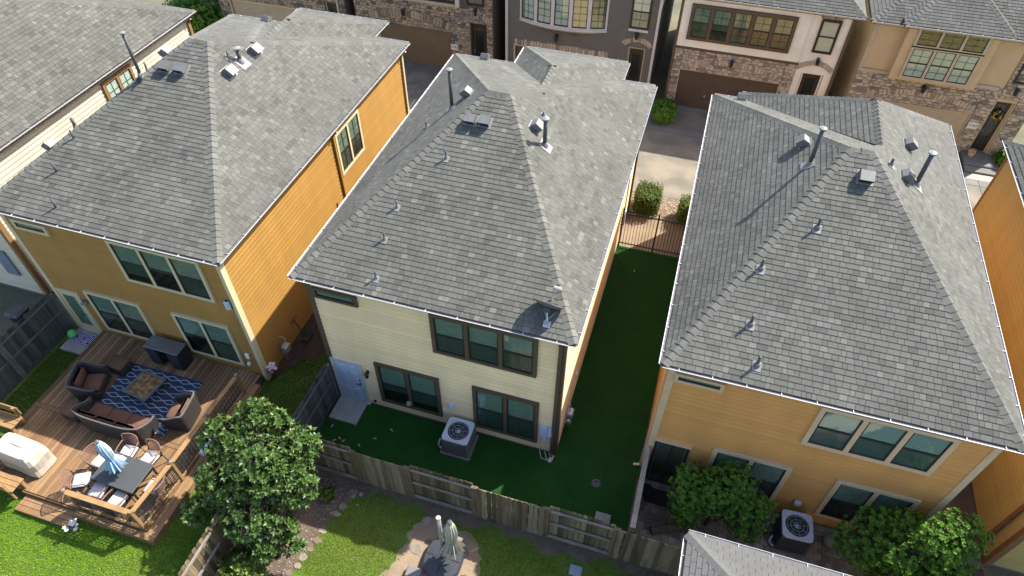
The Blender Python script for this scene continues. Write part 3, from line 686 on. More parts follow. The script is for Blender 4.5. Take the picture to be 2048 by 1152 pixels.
# ---------------------------------------------------------------- houses across the lane
YF = 21.1
def voronoi(a0, a1, z0, z1, su, sz, r):
    """irregular stone outlines filling a rectangle"""
    k = su/sz; H = (z1-z0)*k; W = a1-a0; nx = max(1, int(round(W/su))); ny = max(1, int(round(H/su))); dx = W/nx; dy = H/ny; pts = {}
    for j in range(-2, ny+2):
        for i in range(-2, nx+2):
            pts[i, j] = ((i+.5+(.5 if j % 2 else 0)-.25+r.uniform(-.32, .32))*dx, (j+.5+r.uniform(-.3, .3))*dy)
    out = []
    for j in range(-1, ny+1):
        for i in range(-1, nx+1):
            p = pts[i, j]; c = [(0, 0), (W, 0), (W, H), (0, H)]
            for dj in (-2, -1, 0, 1, 2):
                for di in (-2, -1, 0, 1, 2):
                    q = pts.get((i+di, j+dj))
                    if q is None or (di == 0 and dj == 0): continue
                    mx, my = (p[0]+q[0])/2, (p[1]+q[1])/2; nx_, ny_ = p[0]-q[0], p[1]-q[1]; o2 = []
                    for t in range(len(c)):
                        A = c[t-1]; B = c[t]; sa = (A[0]-mx)*nx_+(A[1]-my)*ny_; sb = (B[0]-mx)*nx_+(B[1]-my)*ny_
                        if (sa < 0) != (sb < 0): w = sa/(sa-sb); o2.append((A[0]+(B[0]-A[0])*w, A[1]+(B[1]-A[1])*w))
                        if sb >= 0: o2.append(B)
                    c = o2
                    if len(c) < 3: break
                if len(c) < 3: break
            if len(c) >= 3: out.append([(a0+x, z0+y/k) for x, y in c])
    return out

def stone_piece(mb, P, c, tone, d, gap=.011, r=None):
    cx = sum(p[0] for p in c)/len(c); cz = sum(p[1] for p in c)/len(c); o1 = []; o2 = []
    for x, z in c:
        l = max(.02, math.hypot(x-cx, z-cz)); s = max(.3, 1-gap*1.2/l); s2 = max(.2, s-.028/l)
        o1.append((cx+(x-cx)*s, cz+(z-cz)*s)); o2.append((cx+(x-cx)*s2, cz+(z-cz)*s2))
    mb.rings([[P(x, z, .0) for x, z in o1], [P(x, z, d*.6) for x, z in o1], [P(x, z, d) for x, z in o2]], False, True, tone)

def stone_wall(wall, P, rects, m, r, size=(.27, .15), limit=300):
    """field stones: the largest are parts of their own, the rest one joined field"""
    cells = []
    for a0, a1, z0, z1 in rects: cells += voronoi(a0, a1, z0, z1, size[0], size[1], r)
    def area(c): return abs(sum(c[i-1][0]*c[i][1]-c[i][0]*c[i-1][1] for i in range(len(c))))
    cells = [c for c in cells if area(c) > .004]; cells.sort(key=lambda c: -area(c)); rest = MB(); nr = 0
    for i, c in enumerate(cells):
        t = r.random(); d = r.uniform(.03, .06)
        if i < limit: mb = MB(); stone_piece(mb, P, c, t, d); mb.build('stone', M[m], wall)
        else: stone_piece(rest, P, c, t, d); nr += 1
    if nr: rest.build('stone_infill', M[m], wall, kind='stuff')

def arch_stones(wall, P, a0, a1, z0, rise, h, n, m, r, d=.075):
    """row of upright voussoirs over an opening"""
    W = a1-a0; cx = (a0+a1)/2
    if rise > .01: R_ = (W*W/4+rise*rise)/(2*rise); cz = z0+rise-R_; th = math.asin(min(1, W/2/R_))
    for i in range(n):
        f0 = i/n; f1 = (i+1)/n; g = .008; hh = h*r.uniform(.9, 1.08)
        if rise > .01:
            t0 = -th+2*th*f0+g/R_; t1 = -th+2*th*f1-g/R_
            q = [(cx+R_*math.sin(t0), cz+R_*math.cos(t0)), (cx+R_*math.sin(t1), cz+R_*math.cos(t1)), (cx+(R_+hh)*math.sin(t1), cz+(R_+hh)*math.cos(t1)), (cx+(R_+hh)*math.sin(t0), cz+(R_+hh)*math.cos(t0))]
        else: q = [(a0+W*f0+g, z0), (a0+W*f1-g, z0), (a0+W*f1-g, z0+hh), (a0+W*f0+g, z0+hh)]
        mb = MB(); stone_piece(mb, P, q, r.random(), d, .003); mb.build('arch_stone', M[m], wall)

def garage_door(house, P, a0, a1, z1, m, fr=None):
    d = MB(); wbox(d, P, a0, a1, 0, z1, -.1, -.06); D = d.build('garage_door', M[m], house)
    n = 4; h = z1/n
    for i in range(n):
        for k in range(4):
            q = MB(); zz = i*h+k*h/4; wbox(q, P, a0+.02, a1-.02, zz+.012, zz+h/4-.008, -.06, -.045); q.build('door_plank', M[m], D)
    if fr:
        f = MB(); wbox(f, P, a0-.08, a0, 0, z1+.08, -.08, .05); wbox(f, P, a1, a1+.08, 0, z1+.08, -.08, .05); wbox(f, P, a0, a1, z1, z1+.08, -.08, .05); f.build('door_frame', M[fr], house)
    return D

def facade_body(label, x0, x1, wm, deep=9.0, zt=5.65, garage=None, door=None, gar_z=2.05, door_z=2.75, holes=True):
    """masonry body with real openings for the garage and the entrance"""
    H = thing('street_house', label, 'house', (x0+3.5, YF+4, 0))
    b = MB(); y1 = YF+deep
    cuts = sorted([(garage[0], garage[1], gar_z), (door[0], door[1], door_z)]); xs = [x0]
    for a, c, z in cuts: b.box(xs[-1], a, YF, YF+.3, -.05, zt); b.box(a, c, YF, YF+.3, z, zt-.002); b.box(a, c, YF+.29, YF+.31, -.05, z+.1); xs.append(c)
    b.box(xs[-1], x1, YF, YF+.3, -.05, zt); b.box(x0+.003, x1-.003, YF+.28, y1, -.05, zt-.003)
    wall = b.build('wall', M[wm], H)
    return H, wall, frame((0, YF, 0), (1, 0, 0), (0, -1, 0))

def entry_door(H, P, a0, a1, z1, m='doorK', fr='taupe', glass=True, z0=.15):
    f = MB(); wbox(f, P, a0, a0+.07, z0, z1, -.2, -.1); wbox(f, P, a1-.07, a1, z0, z1, -.2, -.1); wbox(f, P, a0+.07, a1-.07, z1-.07, z1, -.2, -.1); f.build('door_frame', M[fr], H)
    d = MB(); wbox(d, P, a0+.07, a1-.07, z0, z1-.07, -.22, -.17); D = d.build('door', M[m], H)
    w = a1-a0
    if glass:
        g = MB(); wbox(g, P, a0+.07+w*.17, a1-.07-w*.17, z0+.75, z1-.3, -.168, -.164); g.build('pane', M['screen'], D)
    for q0, q1 in ((.06, .28),):
        p = MB(); wbox(p, P, a0+.07+w*.15, a1-.07-w*.15, z0+(z1-z0)*q0, z0+(z1-z0)*q1, -.17, -.155); p.build('door_panel', M[m], D)
    h = MB().tube([P(a0+.15, z0+1.0, -.16), P(a0+.15, z0+1.0, -.11), P(a0+.15, z0+1.15, -.11)], .012, 6); h.build('door_handle', M['galv'], D)
    s = MB(); wbox(s, P, a0-.03, a1+.03, -.04, z0, -.28, .02); s.build('doorstep', M['concG'], H)
    return D

def number_plaque(H, P, a, z, txt, w=.4, h=.3):
    p = MB(); wbox(p, P, a-w/2, a+w/2, z-h/2, z+h/2, .03, .085); o = p.build('number_plaque', M['sign'], H)
    c = bpy.data.curves.new('number', 'FONT'); c.body = txt; c.size = h*.62; c.align_x = 'CENTER'; c.align_y = 'CENTER'; c.extrude = .003
    t = bpy.data.objects.new('t', c); col.objects.link(t); dg = bpy.context.evaluated_depsgraph_get(); me = bpy.data.meshes.new_from_object(t.evaluated_get(dg)); bpy.data.objects.remove(t)
    me.materials.clear(); me.materials.append(M['acdark'])
    n = inst('number', me, o, Matrix.Translation(P(a, z, .09)) @ Matrix.Rotation(math.pi/2, 4, 'X')); n.name = 'number'

def street_roof(H, x0, x1, ov, sh, parts, ridge=2.6, z=5.75, y_front=None, seed=1, hipw=3.6, gut=True):
    yf = (YF if y_front is None else y_front)-ov; yb = YF+9.3; E = z; kk = .6
    xm0, xm1 = x0-.3+hipw, x1+.3-hipw
    if xm1-xm0 < .3: xm0 = xm1 = (x0+x1)/2; xm0 -= .2; xm1 += .2
    zr = E+kk*(xm0-x0+.3); yr0 = yf+(xm0-x0+.3)*1.0
    A, B, C_, D_ = V((x0-.3, yf, E)), V((x1+.3, yf, E)), V((x1+.3, yb, E)), V((x0-.3, yb, E)); r0, r1 = V((xm0, yr0, zr)), V((xm1, yr0, zr))
    q0, q1 = V((xm0, yb-1, zr)), V((xm1, yb-1, zr))
    F = [Face([A, B, r1, r0]), Face([D_, A, r0, q0]), Face([B, C_, q1, r1])]
    rm = MB()
    for f in F: rm.poly([p-f.n*.012 for p in f.p])
    rm.poly([r0, r1, q1, q0]); rm.poly([C_, D_, q0, q1])
    rm.poly([p-V((0, 0, .14)) for p in (A, D_, C_, B)])
    for p, q in ((A, B), (B, C_), (D_, A)): rm.poly([p-V((0, 0, .14)), q-V((0, 0, .14)), q-V((0, 0, .012)), p-V((0, 0, .012))])
    roof = rm.build('roof', M['under'], H)
    if parts is not None:
        shingle_roof(roof, F, M[sh], parts, seed=seed)
        ridge_caps(roof, A, r0, F[0].n, F[1].n, M[sh], seed); ridge_caps(roof, B, r1, F[0].n, F[2].n, M[sh], seed)
    if gut: gutter(H, (x0-.3, yf), (x1+.3, yf), (0, -1, 0), E)
    return F

R_ = random.Random(99)
# F1: tan garage, stone
H1, w1, PF = facade_body('stone fronted house with tan garage door behind the ochre house roof', -18.0, -9.95, 'mortar', garage=(-17.2, -12.6), door=(-11.2, -10.35))
stone_wall(w1, PF, [(-18, -17.28, 0, 3.3), (-17.28, -12.52, 2.12, 3.3), (-12.52, -11.2, 0, 3.3), (-11.2, -10.35, 2.8, 3.3), (-10.35, -9.97, 0, 3.3)], 'stone', R_)
garage_door(H1, PF, -17.2, -12.6, 2.05, 'garT', 'trimC'); entry_door(H1, PF, -11.2, -10.35, 2.75)
m = MB(); wbox(m, PF, -10.42, -10.32, 0, 5.5, .05, .12); m.build('downspout', M['taupe'], H1); street_roof(H1, -18, -9.95, .4, 'shZ', None)
# F2: brown garage, stone
H2, w2, PF = facade_body('dark stone house with brown garage door behind the gap of ochre and cream houses', -9.4, -1.63, 'mortar', garage=(-8.6, -3.95), door=(-2.85, -1.98))
stone_wall(w2, PF, [(-9.4, -8.62, 0, 3.5), (-8.62, -3.93, 2.1, 3.5), (-3.93, -2.87, 0, 3.5), (-2.87, -1.96, 2.8, 5.0), (-1.96, -1.65, 0, 5.0)], 'stone', R_)
arch_stones(w2, PF, -8.5, -4.1, 2.2, .36, .38, 26, 'stone', R_); arch_stones(w2, PF, -3.0, -1.85, 2.8, .22, .32, 9, 'stone', R_)
garage_door(H2, PF, -8.6, -3.95, 2.05, 'garB'); entry_door(H2, PF, -2.85, -1.98, 2.75, fr='doorK'); number_plaque(H2, PF, -3.77, 1.34, '1143')
m = MB(); wbox(m, PF, -9.4, -3.42, 3.5, 3.64, 0, .1); m.build('band', M['taupe'], H2); wall_lamp(H2, PF, -6.5, 2.95, 1.3); wall_lamp(H2, PF, -2.5, 3.5, 1.3)
window(H2, PF, -2.98, -2.05, 3.72, 5.2, 1, .08, 'sash', blind='blindw', grid=True); window(H2, PF, -5.2, -3.6, 3.68, 5.2, 2, .08, 'sash', blind='blindw', grid=True); window(H2, PF, -7.6, -5.3, 3.68, 5.2, 2, .1, 'white', blind='blindw')
m = MB(); wbox(m, PF, -3.56, -3.36, 3.55, 5.6, .0, .2); m.build('pilaster', M['white'], H2); street_roof(H2, -9.4, -1.63, .4, 'shZ', None)
# F3: grey stucco with bow window
H3, w3, PF = facade_body('grey stucco house with white bow window', -.93, 6.66, 'stucG', garage=(-.42, 4.35), door=(5.36, 6.2), gar_z=1.95)
garage_door(H3, PF, -.42, 4.35, 1.95, 'garD', 'taupe'); entry_door(H3, PF, 5.36, 6.2, 2.72, fr='taupe')
arch_stones(w3, PF, -.46, 4.4, 1.99, 0, .31, 29, 'stone2', R_, .06); arch_stones(w3, PF, 5.18, 6.38, 2.78, .26, .25, 12, 'stone2', R_, .06)
m = MB()
for a in (-.93, 6.54): m = MB(); wbox(m, PF, a, a+.12, 0, 5.6, 0, .1); m.build('downspout', M['white'], H3)
wall_lamp(H3, PF, 1.75, 2.78, 1.3); wall_lamp(H3, PF, 5.7, 3.5, 1.3)
bw = thing  # bow window: five flat lights on an arc
def bow_window(H):
    a0, a1, zb, zt = -.2, 4.2, 3.4, 5.4; n = 5; W = a1-a0; bul = .42; Rr = (W*W/4+bul*bul)/(2*bul); th = math.asin(W/2/Rr); cy = YF-bul+Rr
    A = [-th+2*th*i/n for i in range(n+1)]
    pt = lambda t, e=0: V(((a0+a1)/2+(Rr+e)*math.sin(t), cy-(Rr+e)*math.cos(t), 0))
    s = MB(); ring = lambda z, e: [pt(t, e)+V((0, 0, z)) for t in [-th+2*th*i/20 for i in range(21)]]+[V((a1, YF+.1, z)), V((a0, YF+.1, z))]
    s.rings([ring(zb-.28, -.22), ring(zb-.1, -.02), ring(zb-.1, .03), ring(zb, .03)], True, True); w = s.build('bow_window', M['white'], H)
    ap = MB(); ap.rings([ring(zb-.5, -.35), ring(zb-.281, -.2)], True, True); ap.build('bow_apron', M['stucG'], w)
    ap = MB(); ap.rings([ring(zt, .02), ring(zt+.3, .02)], True, True); ap.build('bow_head', M['white'], w)
    for i in range(n):
        p, q = pt(A[i]), pt(A[i+1]); u = (q-p).normalized(); nn = V((u.y, -u.x, 0)); L = (q-p).length
        P = frame(p, u, nn); f = MB(); wbox(f, P, 0, .09, zb, zt, -.1, .0); wbox(f, P, L-.09, L, zb, zt, -.1, 0); wbox(f, P, .09, L-.09, zb, zb+.06, -.1, 0); f.build('bow_post', M['white'], w)
        g = MB(); wbox(g, P, .09, .13, zb+.06, zt, -.09, -.02); wbox(g, P, L-.13, L-.09, zb+.06, zt, -.09, -.02); wbox(g, P, .13, L-.13, zb+.06, zb+.1, -.09, -.02)
        wbox(g, P, L/2-.008, L/2+.008, zb+.1, zt, -.05, -.035)
        for k in range(1, 6): wbox(g, P, .13, L-.13, zb+.1+k*.33-.008, zb+.1+k*.33+.008, -.05, -.0355)
        g.build('window_sash', M['sash'], w)
        b = MB(); k = zb+.12
        while k < zt: b.hexa([P(.12, k-.012, -.07), P(L-.12, k-.012, -.07), P(L-.12, k-.01, -.068), P(.12, k-.01, -.068), P(.12, k+.025, -.09), P(L-.12, k+.025, -.09), P(L-.12, k+.027, -.088), P(.12, k+.027, -.088)]); k += .042
        b.build('blind', M['blindw' if i < 3 else 'trimC'], w)
        g = MB(); wbox(g, P, .13, L-.13, zb+.1, zt, -.046, -.042); g.build('pane', M['glass'], w)
bow_window(H3)
window(H3, PF, 5.28, 6.2, 3.72, 5.4, 1, .06, 'sash', blind='blindw', grid=True); m = MB(); wbox(m, PF, 5.26, 6.2, 3.6, 3.72, 0, .12); m.build('window_sill', M['white'], H3)
street_roof(H3, -.93, 6.66, .4, 'shZ', None)
# F4: off-white over stone, dark brown garage
H4, w4, PF = facade_body('off-white stucco house over stone with wide dark garage door', 7.51, 14.95, 'stucC', garage=(8.02, 12.72), door=(13.52, 14.5), gar_z=2.0)
ms = MB(); 
for a, b, z0, z1 in ((7.51, 8.0, 0, 3.1), (8.0, 12.74, 2.02, 3.1), (12.74, 13.24, 0, 3.1)): wbox(ms, PF, a, b, z0, z1, 0, .012)
sv = ms.build('stone_veneer', M['mortar2'], H4)
stone_wall(sv, frame((0, YF-.012, 0), (1, 0, 0), (0, -1, 0)), [(7.51, 7.99, 0, 3.1), (8.0, 12.73, 2.03, 3.1), (12.75, 13.24, 0, 3.1)], 'stone2', R_)
arch_stones(sv, PF, 8.1, 12.6, 2.12, .38, .3, 30, 'stone2', R_); arch_stones(w4, PF, 13.3, 14.72, 2.86, .3, .24, 13, 'stone2', R_, .05); arch_stones(w4, PF, 13.55, 14.5, 5.36, 0, .28, 9, 'stone2', R_, .05)
garage_door(H4, PF, 8.02, 12.72, 2.0, 'garD'); m = MB().lathe([(.05, 0), (.05, .05)], 10, M=Matrix.Translation(PF(9.45, .75, -.045)) @ Matrix.Rotation(math.pi/2, 4, 'X')); m.build('door_handle', M['galv'], H4)
entry_door(H4, PF, 13.55, 14.48, 2.75, fr='stucC')
m = MB(); wbox(m, PF, 7.51, 13.24, 3.1, 3.22, 0, .09); m.build('band', M['trimB'], H4)
m = MB(); wbox(m, PF, 7.5, 7.62, 0, 5.6, .0, .11); m.build('downspout', M['trimB'], H4); m = MB(); wbox(m, PF, 14.84, 14.96, 0, 5.6, 0, .09); m.build('downspout', M['trimB'], H4)
m = MB(); wbox(m, PF, 7.51, 13.2, 3.23, 5.65, 0, .09); m.build('upper_wall', M['stucC'], H4)
P4 = frame((0, YF-.09, 0), (1, 0, 0), (0, -1, 0))
window(H4, P4, 8.0, 12.65, 3.62, 5.3, 5, .14, 'trimB', blind='curt', grid=True, mull=.16)
window(H4, PF, 13.62, 14.46, 3.8, 5.34, 1, .07, 'sash', blind='blindw', lower='glass'); wall_lamp(H4, P4, 10.33, 2.85, 1.2); wall_lamp(H4, PF, 14.02, 3.5, 1.2)
street_roof(H4, 7.51, 14.95, .45, 'shC', 200, z=5.78, seed=7)
# F5: beige stucco, stone below
H5, w5, PF = facade_body('beige stucco house with six pane projecting window', 15.8, 23.3, 'stucB', garage=(16.55, 21.1), door=(21.8, 22.55), gar_z=1.98)
ms = MB()
for a, b, z0, z1 in ((15.8, 16.5, 0, 3.3), (16.5, 21.15, 2.0, 3.3), (21.15, 21.78, 0, 3.3), (21.78, 22.6, 2.9, 5.0), (22.6, 23.3, 0, 5.0)): wbox(ms, PF, a, b, z0, z1, 0, .012)
sv = ms.build('stone_veneer', M['mortar2'], H5)
stone_wall(sv, frame((0, YF-.012, 0), (1, 0, 0), (0, -1, 0)), [(15.8, 16.5, 0, 3.3), (16.5, 21.15, 2.02, 3.3), (21.15, 21.77, 0, 3.3), (21.8, 22.6, 2.92, 5.0), (22.6, 23.28, 0, 5)], 'stone2', R_, (.3, .15))
arch_stones(sv, PF, 16.6, 21.05, 2.1, .36, .3, 28, 'stone2', R_); arch_stones(sv, PF, 21.6, 22.75, 2.95, .2, .3, 9, 'stone2', R_)
garage_door(H5, PF, 16.55, 21.1, 1.98, 'garT'); number_plaque(H5, PF, 21.4, 1.47, '1147'); D5 = entry_door(H5, PF, 21.8, 22.55, 2.85, fr='taupe')
m = MB(); wbox(m, PF, 15.8, 21.6, 3.28, 3.42, 0, .09); wbox(m, PF, 15.8, 15.95, 3.42, 5.6, 0, .05); m.build('band', M['taupe'], H5)
m = MB(); wbox(m, PF, 17.05, 20.55, 3.3, 5.75, 0, .42); m.build('window_box', M['stucB'], H5)
P5 = frame((0, YF-.42, 0), (1, 0, 0), (0, -1, 0))
window(H5, P5, 17.42, 20.22, 3.42, 4.92, 3, .11, 'taupe', blind='blindw', grid=True, lower='glass'); window(H5, P5, 17.42, 20.22, 4.86, 5.75, 3, .11, 'taupe', blind=None, grid=True, split=False, head=False)
window(H5, PF, 21.95, 23.0, 3.7, 5.2, 1, .06, 'sash', blind='blindw', grid=True)
wall_lamp(H5, PF, 18.73, 2.96, 1.3); wall_lamp(H5, PF, 22.25, 3.45, 1.3)
street_roof(H5, 15.8, 23.3, .42, 'shC', 150, z=5.72, seed=9, hipw=4.0)
# second, lower hip over the projecting window
rm = MB(); x0, x1, yf, E5 = 16.72, 20.9, YF-.85, 5.9; xm = (x0+x1)/2; A, B, T = V((x0, yf, E5)), V((x1, yf, E5)), V((xm, yf+2.6, E5+1.5)); C2, D2 = V((x1, yf+3, E5)), V((x0, yf+3, E5)); T2 = V((xm, yf+4.5, E5+1.5))
FF = [Face([A, B, T]), Face([D2, A, T, T2]), Face([B, C2, T2, T])]
for f in FF: rm.poly([p-f.n*.012 for p in f.p])
rm.poly([p-V((0, 0, .12)) for p in (A, D2, C2, B)])
for p, q in ((A, B), (B, C2), (D2, A)): rm.poly([p-V((0, 0, .12)), q-V((0, 0, .12)), q, p])
r5 = rm.build('bay_roof', M['under'], H5); shingle_roof(r5, FF, M['shC'], 120, seed=15)
ridge_caps(r5, A, T, FF[0].n, FF[1].n, M['shC'], 2); ridge_caps(r5, B, T, FF[0].n, FF[2].n, M['shC'], 4); gutter(H5, (x0, yf), (x1, yf), (0, -1, 0), E5)
wr = thing('door_wreath', 'orange and green wreath hanging on the dark door at upper right', 'wreath', (22.17, YF+.1, 2.05))
m = MB()
for i in range(60):
    t = R_.uniform(0, 6.28); rr = R_.gauss(.2, .05); c = V((22.17+rr*math.cos(t), YF+.12-R_.uniform(0, .08), 2.05+rr*math.sin(t))); s = R_.uniform(.03, .06)
    m.mesh([c+V((s, 0, 0)), c+V((0, -.04, s)), c+V((-s, 0, 0)), c+V((0, -.04, -s))], [(0, 1, 2, 3)], R_.random())
m.build('foliage', M['hedge'], wr)
m = MB()
for i in range(26):
    t = R_.uniform(0, 6.28); rr = R_.gauss(.17, .05); c = V((22.17+rr*math.cos(t), YF+.06, 2.05+rr*math.sin(t))); s = R_.uniform(.03, .05); m.mesh([c+V((s, 0, 0)), c+V((0, -.03, s)), c+V((-s, 0, 0)), c+V((0, -.03, -s))], [(0, 1, 2, 3)])
m.build('flower', M['oflow'], wr)
# ---------------------------------------------------------------- ground, lane, lawns
def sheet(name, poly, z, m, label=None, kind='structure'):
    o = MB().poly([(x, y, z) for x, y in poly]).build(name, M[m]); o['kind'] = kind
    if label: o['label'] = label
    return o
def rect(x0, x1, y0, y1): return [(x0, y0), (x1, y0), (x1, y1), (x0, y1)]
sheet('ground', rect(-300, 300, -300, 300), -.012, 'ground')
# lane in concrete slabs with open joints
lane = MB().poly([(x, y, -.004) for x, y in rect(-40, 45, 13.5, 21.15)]).build('lane', M['acbody']); lane['kind'] = 'structure'
for x0 in range(-20, 26, 3):
    for y0, y1 in ((13.52, 18.5),):
        if -19 < x0 < 25: MB().box(x0+.01, x0+2.99, y0, y1, -.003, .012).build('concrete_slab', M['conc'], lane)
    MB().box(x0+.01, x0+2.99, 18.52, 18.98, -.003, .014).build('concrete_slab', M['concG'], lane)
for a, b in ((-17.6, -12.4), (-8.9, -6.05), (-6.03, -3.4), (-.8, 2.0), (2.02, 4.8), (7.7, 10.35), (10.37, 13.1), (16.3, 18.8), (18.82, 21.4)):
    MB().box(a, b, 19.0, 21.13, -.003, .016).build('concrete_slab', M['conc'], lane)
sheet('side_passage', rect(7.3, 9.93, 9.9, 13.5), .004, 'dirt'); sheet('side_passage_left', rect(-2.6, 0, 2.2, 13.5), .004, 'dsoil')
sheet('side_passage_right', rect(17.26, 19.46, .3, 13.5), .004, 'soil')
sheet('front_bed', rect(22.8, 26, 13.6, 21.0), .02, 'concG')
sheet('turf_base', [(-.12, -2.62), (9.86, -2.62), (9.86, 9.9), (7.28, 9.9), (7.28, 0), (-.12, 0)], .004, 'turf')
sheet('lawn_soil_left', rect(-12, -.5, -14, -.1), .002, 'gsoil'); sheet('lawn_soil_behind', rect(-.5, 20, -14, -2.62), .002, 'gsoil')
sheet('lawn_soil_side', rect(-2.62, -.02, -.1, 2.2), .003, 'gsoil')

def blades(name, label, cat, regions, n_m2, h, m, seed, lean=.5, w=.009, skip=None):
    r = random.Random(seed); mb = MB()
    for (x0, x1, y0, y1) in regions:
        for i in range(int((x1-x0)*(y1-y0)*n_m2)):
            x, y = r.uniform(x0, x1), r.uniform(y0, y1)
            if skip and skip(x, y): continue
            t = r.uniform(0, 6.283); hh = h*r.uniform(.6, 1.3); l = hh*r.uniform(0, lean)*1.4; cx, sx = math.cos(t), math.sin(t)
            p = math.sin(x*1.7+y*.9)*.5+math.sin(x*.63-y*1.3+1)*.5
            tone = min(1, max(0, .45+.22*p+r.gauss(0, .18)))
            mb.poly([(x-sx*w, y+cx*w, .002), (x+sx*w, y-cx*w, .002), (x+cx*l, y+sx*l, hh)], tone)
    o = mb.build(name, M[m]); o['kind'] = 'stuff'; o['label'] = label; o['category'] = cat
    return o
def inpoly(p, x, y):
    c = False
    for i in range(len(p)):
        (x0, y0), (x1, y1) = p[i-1], p[i]
        if (y0 > y) != (y1 > y) and x < (x1-x0)*(y-y0)/(y1-y0)+x0: c = not c
    return c
BED = [(-.5, -14), (-.5, -2.6), (1.9, -2.6), (1.95, -3.05), (1.75, -3.6), (1.6, -4.3), (1.55, -5.0), (1.35, -5.6), (.9, -6.2), (.4, -7), (-.1, -9)]
PATH = [(4.0, -3.3), (4.15, -3.2), (4.5, -3.05), (4.75, -3.1), (5.0, -3.35), (5.6, -3.2), (6.1, -3.6), (6.25, -4.3), (6.1, -5.4), (3.4, -5.4), (3.9, -4.5), (4.1, -3.9)]
def sk_b(x, y):
    jx, jy = x+.13*math.sin(9*y+3*x)+rng.gauss(0, .07), y+.13*math.sin(8*x-2*y)+rng.gauss(0, .07)
    return inpoly(BED, jx, jy) or inpoly(PATH, jx, jy) or (y > -2.95 and rng.random() < .8) or (y > -3.2 and rng.random() < .35) or (math.hypot(x-3.9, y+3.95) < .28 and rng.random() < .7) or (math.hypot((x-8.6)*.7, y+3.1) < .4 and rng.random() < .6)
def wobble(poly, a=.07, step=.12):
    q = random.Random(71); out = []
    for i in range(len(poly)):
        (x0, y0), (x1, y1) = poly[i-1], poly[i]; L = math.hypot(x1-x0, y1-y0); n = max(1, int(L/step)); nx, ny = -(y1-y0)/L, (x1-x0)/L
        for k in range(n): d = q.gauss(0, a*.5)+a*math.sin((x0+x1+k*step)*7); out.append((x0+(x1-x0)*k/n+nx*d, y0+(y1-y0)*k/n+ny*d))
    return out
sheet('mulch_bed', BED, .008, 'soil'); sheet('path_base', wobble(PATH), .009, 'dirt')
sheet('fence_soil', [(-.4, -2.62)]+[(11.4-i*.3, -2.93-.14*math.sin(i*1.7)-.12*math.sin(i*.6+1)) for i in range(40)][::-1]+[(11.5, -2.62)], .0055, 'soil')
blades('lawn_grass', 'sunlit green lawn at the bottom left around the deck', 'grass', [(-10.2, -.55, -8.2, -6.08), (-2.62, -.55, -6.08, -2.2)], 2600, .045, 'grass', 1)
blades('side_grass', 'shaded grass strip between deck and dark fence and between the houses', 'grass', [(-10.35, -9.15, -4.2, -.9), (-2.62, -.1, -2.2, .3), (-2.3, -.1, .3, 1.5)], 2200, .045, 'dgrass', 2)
blades('back_lawn_grass', 'patchy green and yellow lawn behind the picket fence', 'grass', [(.5, 10.8, -5.6, -2.7)], 2600, .04, 'ygrass', 3, skip=sk_b)
blades('turf_pile', 'dark green artificial turf around the cream house', 'turf', [(-.1, 9.83, -2.58, -.02), (7.3, 9.9, 0, 9.85)], 1500, .026, 'tgrass', 4)
# mulch side bed along the ochre house and its curved edge
sheet('side_bed', [(-2.6, -.2), (-2.25, .2), (-1.9, .9), (-1.3, 1.35), (-.3, 1.5), (0, 1.55), (0, 2.3), (-2.6, 2.3)], .03, 'dsoil')
def chips(name, label, poly, n, m, smin, smax, seed, z=.012):
    r = random.Random(seed); xs = [p[0] for p in poly]; ys = [p[1] for p in poly]; mb = MB(); k = 0
    while k < n:
        x, y = r.uniform(min(xs), max(xs)), r.uniform(min(ys), max(ys))
        if not inpoly(poly, x, y): continue
        k += 1; t = r.uniform(0, 6.28); a = r.uniform(smin, smax); b = a*r.uniform(.25, .6); c, s_ = math.cos(t), math.sin(t); q = r.uniform(-.3, .3)*a
        mb.poly([(x+c*a, y+s_*a, z+.01+q*.5), (x-s_*b, y+c*b, z+.012), (x-c*a, y-s_*a, z+.01-q*.4), (x+s_*b, y-c*b, z+.012)], r.random())
    o = mb.build(name, M[m]); o['kind'] = 'stuff'; o['label'] = label; o['category'] = 'mulch'; return o
chips('wood_chip_mulch', 'pale wood chip mulch between the hedges behind the black gate', rect(7.32, 9.9, 11.9, 13.48), 1500, 'chips', .03, .07, 5)
chips('bed_litter', 'brown bark litter under the magnolia tree', [(-.4, -8), (-.4, -2.7), (1.8, -2.7), (1.6, -4.3), (1.5, -5), (1.3, -5.6), (.4, -7)], 900, 'chips', .015, .045, 6)
chips('side_bed_mulch', 'dark bark mulch along the ochre house wall', [(-2.6, -.1), (-2.2, .3), (-1.9, 1.0), (-1.3, 1.45), (-.1, 1.6), (-.1, 3.2), (-2.6, 3.2)], 900, 'dsoil', .03, .06, 7, .04)
# flat stones: bed edging and path
def flat_stone(parent, x, y, s, r, z=.012, h=.05):
    h = h+r.uniform(-.012, .012); z = z+r.uniform(-.006, .006)
    n = r.randint(5, 7); ph = r.uniform(0, 6.28); q = r.uniform(.6, 1); p = [(x+s*r.uniform(.75, 1.1)*math.cos(ph+6.283*i/n), y+s*q*r.uniform(.75, 1.1)*math.sin(ph+6.283*i/n)) for i in range(n)]
    mb = MB(); mb.rings([[(a, b, -.01) for a, b in p], [(a, b, z+h*.7) for a, b in p], [(x+(a-x)*.9, y+(b-y)*.9, z+h) for a, b in p]], False, True, r.random()); return mb.build('flagstone', M['flag'], parent)
r = random.Random(8)
edge = thing('stone_edging', 'curved flagstone edging between mulch bed and lawn', 'edging', (1.5, -4.5, 0))
for t in range(18):
    i = t/17*7.0; j = int(min(6, i)); f = i-j; a, b = BED[3:][j], BED[3:][min(j+1, 7)]
    flat_stone(edge, a[0]+(b[0]-a[0])*f+r.uniform(-.08, .04), a[1]+(b[1]-a[1])*f, r.uniform(.1, .18), r, .0, .03)
